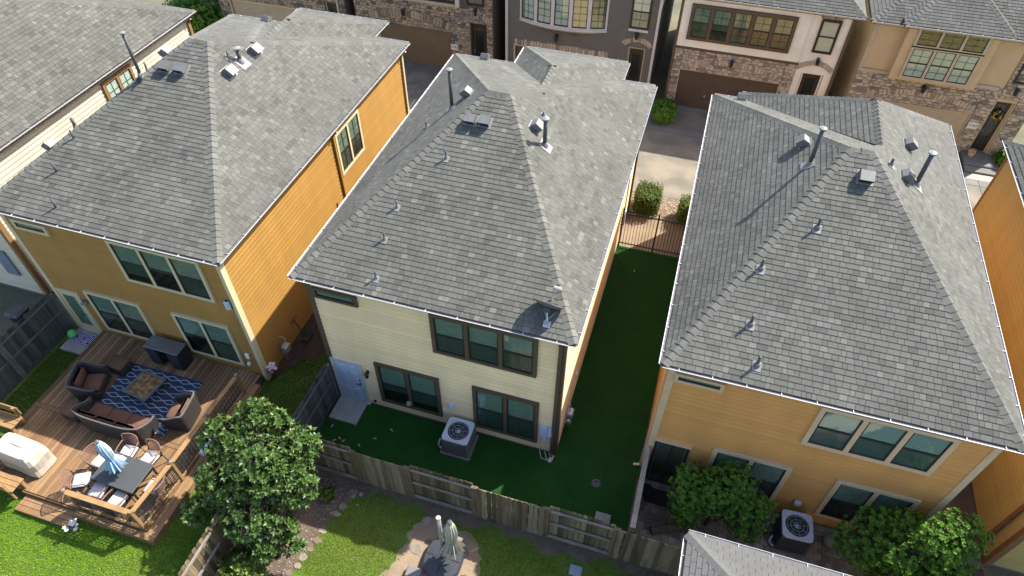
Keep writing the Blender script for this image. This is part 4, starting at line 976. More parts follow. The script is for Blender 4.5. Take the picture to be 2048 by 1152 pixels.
path = thing('flagstone_path', 'pale flagstone path under the cantilever umbrella base', 'path', (5, -4.2, 0))
for i in range(34):
    x, y = r.uniform(3.4, 6.15), r.uniform(-5.4, -3.05)
    if inpoly(PATH, x, y): flat_stone(path, x, y, r.uniform(.13, .24), r, .0, .025)
for i in range(9): flat_stone(path, 2.1+r.uniform(-.3, .2), -2.9-r.random()*.5, .08, r, .0, .04)

# ---------------------------------------------------------------- fences
def picket_data(h, w, m, tone, th=.018):
    c = .03; p = [(-w/2, 0), (w/2, 0), (w/2, h-c), (w/2-c, h), (-w/2+c, h), (-w/2, h-c)]
    return MB().rings([[(x, 0, z) for x, z in p], [(x, th, z) for x, z in p]], True, True, tone).data('picket', M[m])
PK = {m: [picket_data(1.75, .138, m, t) for t in (.05, .25, .45, .6, .8, 1)] for m in ('fence', 'fenceD')}
def fence_run(F, p, q, front, m, r, rails=True, h=1.8, railm='fenceT', rail_side=None, kick=True):
    """pickets from p to q; front=+1 puts them on the left of the rails (seen along p->q), -1 on the right"""
    p = V((p[0], p[1], 0)); q = V((q[0], q[1], 0)); d = (q-p).normalized(); n = V((-d.y, d.x, 0)); L = (q-p).length; N = max(1, int(round(L/.145)))
    rot = Matrix(((d.x, n.x, 0, 0), (d.y, n.y, 0, 0), (0, 0, 1, 0), (0, 0, 0, 1)))
    off = n*(.045 if front > 0 else -.063)
    for i in range(N):
        M_ = Matrix.Translation(p+d*((i+.5)*L/N)+off+V((0, 0, .06+r.uniform(-.02, .015)))) @ rot @ Matrix.Rotation(r.gauss(0, .008), 4, 'Y')
        inst('picket', r.choice(PK[m]), F, M_)
    for z in ((.92, 1.62) if rails else ()):
        MB().bar(p+V((0, 0, z)), q+V((0, 0, z)), .04, .085 if m == 'fence' else .06).build('rail', M[railm if m == 'fence' else 'railD'], F)
    if kick: MB().bar(p+V((0, 0, .09)), q+V((0, 0, .09)), .035, .16).build('kickboard', M['fenceT' if m == 'fence' else m], F)
    for e in (p, q): MB().box(e.x-.045, e.x+.045, e.y-.045, e.y+.045, 0, 1.72).build('post', M['fence' if m == 'fence' else 'railD'], F)
r = random.Random(77)
FN = thing('picket_fence', 'weathered picket fence across the back of the cream house yard', 'fence', (5.5, -2.6, 0))
xs = [-.35, 1.95, 3.63, 5.62, 7.65, 9.55, 11.6]
for i in range(6): fence_run(FN, (xs[i]+.05, -2.6), (xs[i+1]-.05, -2.6), 1 if i % 2 == 0 else -1, 'fence', r)
FS = thing('side_fence', 'short dark board fence from the cream house corner with grey rails', 'fence', (-.1, -1.2, 0))
fence_run(FS, (-.1, -2.5), (-.1, -.08), 1, 'fenceD', r); 
FT = thing('tree_fence', 'old board fence below the magnolia tree', 'fence', (-.5, -5, 0))
fence_run(FT, (-.5, -8.6), (-.5, -5.7), 1, 'fence', r); fence_run(FT, (-.5, -5.6), (-.5, -2.75), 1, 'fence', r)
FC_ = thing('patio_fence', 'grey topped fence between turf and brick patio', 'fence', (9.9, -1.3, 0))
fence_run(FC_, (9.92, -2.52), (9.92, -.02), -1, 'fence', r); MB().box(9.84, 9.98, -2.5, -.01, 1.8, 1.835).build('fence_cap', M['fenceT'], FC_)
FL_ = thing('yard_fence', 'dark green grey fence left of the deck with pale rails', 'fence', (-10.5, -2.5, 0))
fence_run(FL_, (-10.5, -5.6), (-10.5, -2.55), 1, 'fenceD', r); fence_run(FL_, (-10.5, -2.45), (-10.5, -.2), 1, 'fenceD', r)

# black metal gate
G = thing('metal_gate', 'black metal bar gate between the cream and peach houses', 'gate', (8.6, 9.88, 0))
for x in (7.36, 8.72, 9.84): MB().box(x-.03, x+.03, 9.85, 9.91, 0, 1.98).build('gate_post', M['black'], G)
for a, b in ((7.39, 8.69), (8.75, 9.81)):
    for z in (.18, 1.72): MB().box(a, b, 9.865, 9.895, z, z+.04).build('gate_rail', M['black'], G)
    n = int((b-a)/.11); bd = MB().box(-.009, .009, -.009, .009, .06, 1.86).data('gate_bar', M['black'])
    for i in range(1, n): inst('gate_bar', bd, G, Matrix.Translation((a+(b-a)*i/n, 9.88, 0)))

# brick patio of the peach house
PT = MB().poly([(x, y, .002) for x, y in rect(9.96, 19.4, -2.52, .05)]).build('patio', M['dsoil']); PT['kind'] = 'structure'
r = random.Random(31); pd = [MB().bbox(-.1, .1, -.1, .1, -.04, .02, .006, t).data('paver', M['paver']) for t in (.1, .35, .55, .75, 1)]
pd2 = [MB().bbox(-.1, .1, -.06, .06, -.04, .02, .006, t).data('paver', M['paver']) for t in (.1, .4, .6, .9)]
pv = []
y = -2.45; row = 0
while y < -.02:
    hh = .206 if row % 3 else .126; x = 10.0+(.1 if row % 2 else 0)
    while x < 17.4: pv.append((x+.1, y+hh/2, hh)); x += .206
    y += hh; row += 1
pv.sort(key=lambda p: (p[0]-10.6)**2*.12+(p[1]+1.2)**2)
rest = MB()
for i, (x, y, hh) in enumerate(pv):
    if i < 300: inst('paver', r.choice(pd if hh > .2 else pd2), PT, Matrix.Translation((x, y, r.uniform(0, .006))) @ Matrix.Rotation(r.gauss(0, .012), 4, 'Z'))
    else: rest.bbox(x-.1, x+.1, y-hh/2+.003, y+hh/2-.003, -.04, .02+r.uniform(0, .006), .006, r.random())
o = rest.build('paver_field', M['paver'], PT, kind='stuff')

# concrete pads
o = MB().bbox(.02, .98, -.92, -.03, -.02, .09, .015).build('door_slab', M['slab']); tag(o, 'square concrete slab under the pale blue door', 'slab')
o = MB().bbox(-10.2, -9.15, -1.2, -.2, -.02, .11, .015).build('door_slab', M['slab']); tag(o, 'pale concrete slab under the patterned doormat', 'slab')
o = MB().bbox(8.9, 9.35, -1.85, -1.5, 0, .14, .02).build('valve_box', M['slab']); tag(o, 'pale square valve box on the turf by the fence', 'box')
o = MB().bbox(8.55, 8.9, -3.45, -3.15, 0, .05, .02).build('valve_cover', M['pblue']); tag(o, 'pale blue valve cover in the lawn at the bottom edge', 'cover')
o = MB().lathe([(.14, 0), (.14, .03), (.08, .035), (.075, .012)], 18, (8.71, -.61, .0)).build('drain', M['pipe']); tag(o, 'round grey drain cap in the turf', 'drain')
r = random.Random(4)
for i, (x, y, lab) in enumerate(((.28, -1.17, 'dry leaf lying nearest the concrete slab'), (.58, -1.62, 'leftmost of three dry leaves near the fence corner'), (.7, -1.5, 'middle of three dry leaves near the fence corner'), (.86, -1.56, 'rightmost of three dry leaves near the fence corner'), (1.76, -1.19, 'small dry leaf on the turf behind the picket fence'), (2.14, -.75, 'dry leaf on the turf below the left lower window'), (1.39, -1.55, 'dry leaf on turf left of the small one'), (8.23, 8.6, 'pale leaf on the turf near the black gate'))):
    t = r.uniform(0, 6.28); L = .075; c, s_ = math.cos(t), math.sin(t); pts = [(-1, 0, .0), (-.3, .35, .03), (.4, .3, .03), (1, 0, .01), (.4, -.3, .025), (-.3, -.35, .03)]
    m = MB().poly([(x+(c*a-s_*b)*L, y+(s_*a+c*b)*L, .035+q) for a, b, q in pts]); m.mesh([(x+(c*a-s_*b)*L, y+(s_*a+c*b)*L, .03+q) for a, b, q in pts], [(5, 4, 3, 2, 1, 0)])
    tag(m.build('fallen_leaf', M['dlead']), lab, 'leaf', 'fallen leaves on the turf')
# ---------------------------------------------------------------- trees and shrubs
def cluster(n, L, wd, r, spread=1.0, bud=0.0):
    """rosette of n folded leaves around +z; returns list of (verts, faces, tone)"""
    out = []
    for i in range(n):
        t = 6.283*i/n*1.62+r.uniform(-.3, .3); el = r.uniform(.05, .95)*spread; l = L*r.uniform(.7, 1.15); w = wd*l*r.uniform(.85, 1.15)
        d = V((math.cos(t)*math.cos(el), math.sin(t)*math.cos(el), math.sin(el))); s = V((-math.sin(t), math.cos(t), 0)); u = d.cross(s)*-1
        if u.z < 0: u = -u
        b = d*l*.08; vs_ = [b, b+d*l*.45+s*w+u*w*.35, d*l-u*l*.08, b+d*l*.45-s*w+u*w*.35, b+d*l*.5]
        out.append((vs_, [(0, 4, 1), (1, 4, 2), (0, 3, 4), (3, 2, 4)], min(1, max(0, r.gauss(.5, .18)))))
    return out

def tree(name, label, cat, base, trunk, blobs, n, m, L, wd, seed, nl=9, singles=120, group=None, bark='bark', shell=.72, brown=0.0):
    r = random.Random(seed); T = thing(name, label, cat, base, group); B = V(base)
    tm = MB()
    for pts, rad in trunk: tm.tube([B+V(p) for p in pts], rad, 8)
    tm.build('trunk', M[bark], T, True)
    var = []
    for k in range(5):
        for q in (0, 1):
            c = cluster(nl, L, wd, r)
            var.append(c)
    datas = []
    for c in var:
        mb = MB()
        for vs_, fs, t in c: mb.mesh(vs_, fs, .96+.04*r.random() if r.random() < brown*.0 else t*.92)
        datas.append(mb.data('leaf_cluster', M[m]))
    crown = MB(); ch = None; spots = []
    wts = [b[1][0]*b[1][1]*b[1][2] for b in blobs]
    for i in range(n):
        c, R3 = r.choices(blobs, [w**.67 for w in wts])[0]
        d = V((r.gauss(0, 1), r.gauss(0, 1), r.gauss(0, 1))).normalized()
        rad = shell+(1.14-shell)*r.random()**.75 if r.random() < .82 else r.uniform(.25, shell)
        p = B+V(c)+V((d.x*R3[0], d.y*R3[1], d.z*R3[2]))*rad
        if p.z < .25: continue
        spots.append((p, (d+V((0, 0, .55))+V((r.uniform(-.4, .4), r.uniform(-.4, .4), 0))).normalized(), rad))
    spots.sort(key=lambda s: (s[0]-CAM).length-.4*s[2]); k = 0
    single = []
    for i, (p, d, rad) in enumerate(spots):
        Mx = Matrix.Translation(p) @ d.to_track_quat('Z', 'Y').to_matrix().to_4x4() @ Matrix.Rotation(r.uniform(0, 6.28), 4, 'Z') @ Matrix.Scale(r.uniform(.75, 1.2), 4)
        if i < singles: single.append((Mx, r.randrange(len(var)))); continue
        sh = r.gauss(0, .13); bc = brown and p.z > 2.45 and r.random() < brown
        for vs_, fs, t in var[r.randrange(len(var))]:
            tt = min(.92, max(0, t*.92+sh))
            if bc and r.random() < .6: tt = r.uniform(.95, 1)
            crown.mesh([Mx @ v for v in vs_], fs, tt)
    tw = MB()
    for p, d, rad in spots[::9]:
        c = B+V(blobs[0][0]); tw.tube([c.lerp(p, .35), p], [.012, .005], 4, cap=False)
    ch = crown.build('crown', M[m], T)
    tw.build('twig', M[bark], ch)
    for Mx, k in single: inst('leaf_cluster', datas[k], ch, Mx)
    return T

tree('magnolia_tree', 'large glossy magnolia tree at the bottom left beside the deck', 'tree', (.02, -4.5, 0),
     [([(0, 0, 0), (.05, .1, .8), (.1, .1, 1.6), (0, .3, 2.6)], [.11, .09, .07, .03]), ([(.05, .1, .8), (.5, .3, 1.6), (.9, .8, 2.4)], [.06, .04, .02]), ([(.05, .1, .8), (-.4, .2, 1.6), (-.9, .7, 2.4)], [.06, .04, .02]), ([(.05, .1, .9), (-.6, -.4, 1.2), (-1.2, -.8, 1.4)], [.04, .03, .015]), ([(.05, .1, .7), (.5, -.5, 1.0), (.9, -1, 1.1)], [.04, .03, .015])],
     [((-.48, 1.47, 2.9), (.5, .5, .5)),
      ((-1.05, .8, 2.65), (.58, .58, .56)),
      ((.92, 1.06, 2.7), (.52, .55, .52)),
      ((.25, .4, 2.55), (.85, .8, .75)),
      ((1.15, .35, 2.2), (.55, .55, .52)),
      ((-.75, -.05, 2.1), (.65, .62, .6)),
      ((-1.3, -.85, 1.45), (.36, .32, .3)),
      ((.2, -.7, 1.7), (.6, .55, .55)),
      ((1.05, -.5, 1.6), (.45, .45, .42)),
      ((.85, -1.05, 1.1), (.35, .33, .34)),
      ((1.5, -.8, 1.2), (.24, .22, .2)),
      ((-.3, .5, 1.9), (.7, .7, .7)),
      ((.25, 1.4, 3.0), (.35, .35, .35))],
     2200, 'magn', .15, .25, 3, 9, 200, brown=.05, shell=.6)
tree('citrus_tree', 'leafy green tree in front of the peach house door', 'tree', (11.95, -.95, 0), [([(0, 0, 0), (.05, 0, .7), (0, .05, 1.5)], [.05, .045, .03]), ([(.05, 0, .6), (-.5, .1, 1.4)], [.035, .02]), ([(.05, 0, .6), (.6, .1, 1.4)], [.035, .02])],
     [((0, .15, 1.75), (.8, .6, .6)), ((-.7, .05, 1.6), (.55, .55, .5)), ((.6, .05, 1.65), (.65, .5, .5)), ((.3, .35, 2.3), (.55, .4, .45)), ((-.7, -.3, 1.15), (.45, .4, .45)), ((.85, -.3, 1.2), (.45, .4, .42)), ((1.15, .15, 1.55), (.4, .35, .35)), ((-.75, .3, 2.0), (.4, .35, .35))],
     2700, 'citr', .08, .3, 5, 9, 150, shell=.6)
tree('citrus_tree', 'leafy tree at the bottom right, sunlit on its right half', 'tree', (16.45, -1.1, 0), [([(0, 0, 0), (.05, 0, .9), (0, .05, 2.0)], [.06, .05, .03]), ([(.05, 0, .9), (-.6, .1, 1.7)], [.04, .02]), ([(.05, 0, .9), (.7, .1, 2.0)], [.04, .02])],
     [((0, .0, 1.8), (.95, .75, .8)), ((.8, .1, 2.1), (.75, .7, .75)), ((-.8, .05, 1.65), (.65, .6, .6)), ((.1, .45, 2.3), (.6, .4, .5)), ((1.1, .4, 2.65), (.6, .5, .55)), ((.2, -.5, 1.25), (.8, .45, .55)), ((1.2, -.3, 1.6), (.55, .5, .6)), ((-.6, .45, 2.2), (.5, .35, .4)), ((.55, .0, 2.75), (.55, .45, .45))],
     3900, 'citr', .08, .3, 9, 9, 150, shell=.6)

def shrub(name, label, c, R3, n, m, L, seed, box=0.0, singles=60, cat='shrub', nl=7):
    r = random.Random(seed); T = thing(name, label, cat, (c[0], c[1], 0)); C_ = V(c)
    st = MB()
    for k in range(4): st.tube([(c[0], c[1], 0), (c[0]+r.uniform(-.5, .5)*R3[0], c[1]+r.uniform(-.5, .5)*R3[1], c[2]+R3[2]*.3)], [.025, .01], 5)
    st.build('stem', M['bark'], T)
    core = MB(); rings = []
    for j in range(1, 8):
        ph = math.pi*j/8-math.pi/2; rings.append([])
        for i in range(14):
            t = 6.283*i/14; d = [math.cos(ph)*math.cos(t), math.cos(ph)*math.sin(t), math.sin(ph)]
            if box: mxx = max(abs(v) for v in d); d = [v*(1-box)+v/mxx*box*.82 for v in d]
            rings[-1].append(C_+V((d[0]*R3[0], d[1]*R3[1], d[2]*R3[2]))*.86)
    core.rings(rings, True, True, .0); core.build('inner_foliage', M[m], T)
    var = [cluster(nl, L, .3, r) for k in range(6)]; datas = []
    for cc in var:
        mb = MB(); [mb.mesh(a, b, t) for a, b, t in cc]; datas.append(mb.data('leaf_cluster', M[m]))
    sp = []
    for i in range(n):
        d = V((r.gauss(0, 1), r.gauss(0, 1), r.gauss(0, 1))).normalized()
        if d.z < -.75: continue
        e = d
        if box: mxx = max(abs(v) for v in d); e = V([v*(1-box)+v/mxx*box*.82 for v in d])
        p = C_+V((e.x*R3[0], e.y*R3[1], e.z*R3[2]))*r.uniform(.86, 1.03); sp.append((p, d))
    sp.sort(key=lambda s: (s[0]-CAM).length); mb = MB(); single = []
    for i, (p, d) in enumerate(sp):
        Mx = Matrix.Translation(p) @ (d+V((0, 0, .4))).to_track_quat('Z', 'Y').to_matrix().to_4x4() @ Matrix.Rotation(r.uniform(0, 6.28), 4, 'Z') @ Matrix.Scale(r.uniform(.7, 1.3), 4)
        if i < singles: single.append((Mx, r.randrange(6))); continue
        for a, b, t in var[r.randrange(6)]: mb.mesh([Mx @ v for v in a], b, t)
    cr = mb.build('crown', M[m], T)
    for Mx, k in single: inst('leaf_cluster', datas[k], cr, Mx)
    return T
shrub('clipped_hedge', 'rounded clipped hedge left of the wood chips behind the gate', (8.05, 12.55, .56), (.62, .72, .6), 1900, 'hedge', .06, 12, .85)
shrub('clipped_hedge', 'clipped hedge half hidden by the peach house roof edge', (9.82, 12.35, .52), (.52, .6, .55), 1100, 'hedge', .06, 13, .85)
shrub('garden_shrub', 'loose green shrub beside the dark garage door', (7.72, 19.75, .42), (.55, .75, .45), 420, 'citr', .16, 14)
shrub('garden_shrub', 'dark green shrub by the front steps at the upper right', (23.3, 20.6, .35), (.4, .6, .4), 160, 'citr', .16, 15, singles=20)
shrub('garden_shrub', 'dark bush below the eave at the upper left', (-19.6, 20.4, 1.0), (1.7, 2.2, 1.3), 700, 'citr', .2, 16, singles=20)
shrub('garden_shrub', 'sparse pale green shrub at the foot of the magnolia', (.25, -6.0, .55), (.6, .55, .5), 120, 'hedge', .14, 17, singles=40, nl=5)
shrub('garden_shrub', 'small leafy plant in the shade of the mulch bed', (1.35, -3.35, .16), (.16, .16, .14), 26, 'hedge', .16, 18, singles=12, nl=5)
def flowers(label, c, m1, n, R, seed, m2=None, vase=True):
    r = random.Random(seed); T = thing('flower_plant', label, 'flowers', (c[0], c[1], 0)); st = MB()
    tops = []
    for i in range(n):
        p = V(c)+V((r.gauss(0, R*.6), r.gauss(0, R*.6), r.uniform(-.1, .12))); tops.append(p); st.tube([(c[0]+r.uniform(-.03, .03), c[1]+r.uniform(-.03, .03), 0), p], [.006, .004], 4)
    st.build('stem', M['hedge'], T)
    for i, p in enumerate(tops):
        mb = MB(); s = r.uniform(.05, .075)
        for k in range(6):
            t = 6.283*k/6; d = V((math.cos(t), math.sin(t), .35)); q = V((-math.sin(t), math.cos(t), 0)); mb.mesh([p, p+d*s*.6+q*s*.35, p+d*s, p+d*s*.6-q*s*.35], [(0, 3, 2, 1)])
        mb.build('flower', M[m1 if m2 is None or p.z > c[2] else m2], T)
flowers('white blossoms on thin stems in front of the deck step', (-4.98, -6.38, .42), 'wflow', 12, .12, 3)
flowers('white over magenta flowers at the corner of the ochre house', (-2.45, -.02, .55), 'wflow', 30, .12, 5, 'pflow')
# ---------------------------------------------------------------- deck
DZ = .3; r = random.Random(55)
DK = thing('wooden_deck', 'wooden deck with brown boards behind the ochre house', 'deck', (-5.8, -3, 0))
bd = {}
def board(x, y0, y1, z, t):
    k = (round(y1-y0, 2), t)
    if k not in bd: bd[k] = MB().bbox(-.0635, .0635, 0, y1-y0, -.035, 0, .005, t).data('deck_board', M['deck'])
    inst('deck_board', bd[k], DK, Matrix.Translation((x, y0, z+r.uniform(-.002, .002))))
x = -9.03
while x < -2.95:
    board(x, -3.3, -.2 if x > -9.1+1e-6 else -1.2, DZ, r.choice((0, .25, .45, .6, .8, 1))); board(x, -5.9, -3.46, DZ, r.choice((0.05, .3, .5, .65, .85, 1))); x += .14
m = MB().bbox(-9.1, -2.93, -3.45, -3.31, DZ-.035, DZ+.001, .005, .4).build('deck_board', M['deck'], DK)
for x0, x1, y0, y1 in ((-2.92, -2.785, -6.06, -.25), (-2.775, -2.64, -6.06, -.6)): MB().bbox(x0, x1, y0, y1, DZ-.035, DZ+.002, .005, .8).build('border_board', M['deck'], DK)
MB().bbox(-5.25, -2.93, -6.06, -5.92, DZ-.035, DZ+.001, .005, .6).build('border_board', M['deck'], DK)
MB().box(-5.25, -2.62, -6.1, -6.065, 0, DZ+.003, .5).build('fascia_board', M['deck'], DK); MB().box(-2.635, -2.6, -6.1, -.6, 0, DZ+.004, .9).build('fascia_board', M['deck'], DK)
MB().box(-9.12, -9.1, -5.9, -1.2, 0, DZ-.002, .2).build('fascia_board', M['deck'], DK); MB().box(-7.2, -5.26, -5.95, -5.915, .0, DZ-.03, .1).build('fascia_board', M['deck'], DK)
for y in (-6.1, -6.25, -6.4): MB().bbox(-7.1, -5.27, y, y+.14, .12, .155, .005, r.random()).build('step_board', M['deck'], DK)
MB().box(-7.1, -5.27, -6.42, -6.4, 0, .155, .6).build('fascia_board', M['deck'], DK)
MB().box(-9.05, -2.7, -5.88, -.25, .0, .2, .0).build('deck_frame', M['dsoil'], DK)
RL_ = thing('deck_railing', 'timber railing with black wire grid around the deck corner', 'railing', (-3, -4.5, DZ))
PP = [(-5.22, -5.86), (-3.05, -5.84), (-2.95, -4.25), (-2.92, -2.6), (-2.88, -1.05)]
for i, (x, y) in enumerate(PP):
    MB().bbox(x-.045, x+.045, y-.045, y+.045, DZ, DZ+1.02+(.0 if i != 1 else .04), .006).build('post', M['rail'], RL_)
    if i != 1: MB().lathe([(.06, DZ+1.02), (.062, DZ+1.05), (.03, DZ+1.08)], 4, (x, y, 0)).build('post_cap', M['grpole'], RL_)
for (a, b) in zip(PP[:-1], PP[1:]):
    p, q = V((a[0], a[1], 0)), V((b[0], b[1], 0)); d = (q-p).normalized(); p += d*.05; q -= d*.05
    MB().bar(p+V((0, 0, DZ+.97)), q+V((0, 0, DZ+.97)), .14, .038).build('top_rail', M['rail'], RL_); MB().bar(p+V((0, 0, DZ+.1)), q+V((0, 0, DZ+.1)), .04, .08).build('bottom_rail', M['rail'], RL_)
    g = MB(); L = (q-p).length; n = int(L/.115)
    for i in range(1, n): g.bar(p+d*(L*i/n)+V((0, 0, DZ+.14)), p+d*(L*i/n)+V((0, 0, DZ+.95)), .013, .013, d)
    for k in range(1, 8): g.bar(p+V((0, 0, DZ+.14+k*.1)), q+V((0, 0, DZ+.14+k*.1)), .013, .013)
    g.build('wire_grid', M['black'], RL_)
def bench(label, c, rot, L):
    B = thing('wooden_bench', label, 'bench', (c[0], c[1], DZ)); B.rotation_euler = (0, 0, 0); o = V((c[0], c[1], DZ))
    Mx = Matrix.Translation(o)
    for k in range(3): MB().bbox(-L/2, L/2, -.22+k*.15, -.22+k*.15+.14, .40, .44, .006, M=Mx).build('seat_board', M['rail'], B)
    for k in range(2): MB().bbox(-L/2, L/2, .25, .29, .55+k*.17, .70+k*.17, .006, M=Mx).build('back_board', M['rail'], B)
    for sx in (-1, 1):
        MB().box(sx*(L/2-.12)-.045, sx*(L/2-.12)+.045, -.2, -.11, 0, .40, M=Mx).build('leg', M['rail'], B); MB().box(sx*(L/2-.12)-.045, sx*(L/2-.12)+.045, .2, .25, 0, .88, M=Mx).build('leg', M['rail'], B)
    B.rotation_euler = (0, 0, rot); return B
bench('timber bench at the left end of the deck edge', (-9.4, -4.3), .0, 1.5)
bench('timber bench beside the deck steps at the lower left', (-7.9, -5.95), math.pi, 1.7)

# ---------------------------------------------------------------- lounge furniture
def lounge(name, label, cat, loc, rot, L, seats):
    T = thing(name, label, cat, loc); o = V(loc); Mx = Matrix.Translation(o); D = .8
    b = MB(); b.bbox(-L/2+.06, L/2-.06, -D/2+.05, D/2-.04, .05, .3, .04, M=Mx); b.build('base', M['wick'], T)
    # wrap-around wicker shell: back and arms as one swept wall
    n = 26; path = []
    for i in range(n+1):
        t = -1+2*i/n; s = abs(t)
        if s > .72: f = (s-.72)/.28; x = L/2*(1-.04*f) ; y = -D/2+.14+f*(D-.16); h = .86-.26*min(1, f*1.5)
        else: f = s/.72; x = L/2*math.sin(f*math.pi/2)**.75 if L < 1.3 else L/2*f**.9; y = -D/2+.14*f**4; h = .86
        path.append((math.copysign(x, t), y, h))
    inn, out = [], []
    rings = []
    for i, (x, y, h) in enumerate(path):
        nx, ny = x/(L/2), (y-.05)/(D/2); l = math.hypot(nx, ny) or 1; nx, ny = nx/l, ny/l; th = .055
        lean = .07
        rings.append([V((x+nx*.0, y, .04)), V((x+nx*lean, y+ny*lean*.7, h)), V((x+nx*(lean-th*.5), y+ny*(lean-th)*.7, h+.03)), V((x-nx*th, y-ny*th, h-.01)), V((x-nx*th*1.6, y-ny*th*1.6, .1))])
    s = MB().rings([[Mx @ p for p in q] for q in rings], True, True); s.build('wicker_shell', M['wick'], T, False)
    e = MB().tube([Mx @ (q[2]) for q in rings], .03, 6); e.build('wicker_rim', M['wickl'], T, True)
    w = (L-.28)/seats
    for i in range(seats):
        a = -L/2+.14+i*w; MB().bbox(a+.006, a+w-.006, -.2, D/2-.03, .3, .46, .045, M=Mx).build('seat_cushion', M['cush'], T, True)
        MB().bbox(a+.006, a+w-.006, -.34+.02, -.15, .44, .84, .06, M=Mx).build('back_cushion', M['cush'], T, True)
    T.rotation_euler = (0, 0, rot); return T
lounge('wicker_sofa', 'dark wicker sofa with brown cushions on the blue rug', 'sofa', (-5.85, -3.3, DZ), .0, 2.35, 3)
lounge('wicker_armchair', 'dark wicker armchair left of the coffee table in shade', 'armchair', (-7.6, -2.35, DZ), -math.pi/2+.35, .95, 1)
lounge('wicker_armchair', 'wicker armchair right of the coffee table, half in sunlight', 'armchair', (-4.15, -2.45, DZ), math.pi/2+.15, .9, 1)
def ottoman(label, c, rot):
    T = thing('ottoman', label, 'ottoman', (c[0], c[1], DZ)); Mx = Matrix.Translation((c[0], c[1], DZ))
    MB().bbox(-.29, .29, -.24, .24, .03, .32, .03, M=Mx).build('base', M['wick'], T); MB().bbox(-.3, .3, -.25, .25, .325, .45, .04, M=Mx).build('seat_cushion', M['cush'], T, True)
    T.rotation_euler = (0, 0, rot)
ottoman('brown ottoman at the top left corner of the blue rug', (-7.3, -1.42), -.05); ottoman('brown ottoman between armchair and sofa arm', (-7.45, -3.35), -.05)
# rug with printed trellis
m, nt, b, nd, ln = nodes('navy_trellis_rug')
geo = nd.new('ShaderNodeNewGeometry'); sp = nd.new('ShaderNodeSeparateXYZ'); ln.new(geo.outputs['Position'], sp.inputs[0])
def mth(op, a, b_=None):
    n = nd.new('ShaderNodeMath'); n.operation = op
    for i, v in enumerate((a, b_)):
        if v is None: continue
        if isinstance(v, (int, float)): n.inputs[i].default_value = v
        else: ln.new(v, n.inputs[i])
    return n.outputs[0]
sx = mth('MULTIPLY', sp.outputs[0], 2.1); sy = mth('MULTIPLY', sp.outputs[1], 3.6)
wv = mth('MULTIPLY', mth('PINGPONG', mth('ADD', sx, 50), .5), .62)
l1 = mth('LESS_THAN', mth('ABSOLUTE', mth('SUBTRACT', mth('FRACT', mth('ADD', sy, wv)), .5)), .04)
l2 = mth('LESS_THAN', mth('ABSOLUTE', mth('SUBTRACT', mth('FRACT', mth('SUBTRACT', sy, wv)), .5)), .04)
mx = nd.new('ShaderNodeMix'); mx.data_type = 'RGBA'; mx.inputs[6].default_value = (.016, .034, .075, 1); mx.inputs[7].default_value = (.34, .37, .40, 1)
ln.new(mth('MAXIMUM', l1, l2), mx.inputs[0]); ln.new(mx.outputs[2], b.inputs['Base Color']); b.inputs['Roughness'].default_value = .95; M['rug'] = m
tag(MB().bbox(-7.2, -4.4, -3.2, -1.08, DZ+.003, DZ+.018, .004).build('rug', M['rug']), 'navy rug with white trellis print on the deck', 'rug')
CT = thing('coffee_table', 'square slate topped coffee table on the blue rug', 'table', (-5.85, -1.95, DZ)); Mx = Matrix.Translation((-5.85, -1.95, DZ))
M['slate'] = mat('mottled_slate_tile', (.12, .06, .022), .45, .4, 7, 30, .2, c2=(.20, .12, .045))
fr = MB()
for q in ((-.47, .47, -.47, -.39), (-.47, .47, .39, .47), (-.47, -.39, -.39, .39), (.39, .47, -.39, .39)): fr.bbox(q[0], q[1], q[2], q[3], .40, .45, .008, M=Mx)
fr.build('table_frame', M['wickl'], CT)
for i in range(3):
    for j in range(3): MB().bbox(-.385+i*.257, -.385+i*.257+.252, -.385+j*.257, -.385+j*.257+.252, .405, .44, .005, M=Mx).build('tile', M['slate'], CT)
for sx_ in (-1, 1):
    for sy_ in (-1, 1): MB().tube([Mx @ V((sx_*.4, sy_*.4, .41)), Mx @ V((sx_*.33, sy_*.33, .2)), Mx @ V((sx_*.42, sy_*.42, 0.02))], .022, 6).build('leg', M['black'], CT)
CT.rotation_euler = (0, 0, -.12)
CB = thing('outdoor_cabinet', 'black outdoor cabinet with steel top against the ochre wall', 'cabinet', (-5.88, -.62, DZ)); Mx = Matrix.Translation((-5.88, -.62, DZ))
MB().bbox(-.65, .65, -.26, .26, .86, .9, .008, M=Mx).build('top', M['steel'], CB)
c = MB(); c.box(-.62, -.2, -.24, .24, .04, .858, M=Mx); c.box(.2, .62, -.24, .24, .04, .858, M=Mx); c.box(-.2, .2, .1, .23, .04, .857, M=Mx); c.box(-.2, .2, -.2, .1, .42, .45, M=Mx); c.build('carcass', M['black'], CB)
for a in (-.61, .21): MB().box(a, a+.4, -.262, -.243, .06, .84, M=Mx).build('cabinet_door', M['rubber'], CB)

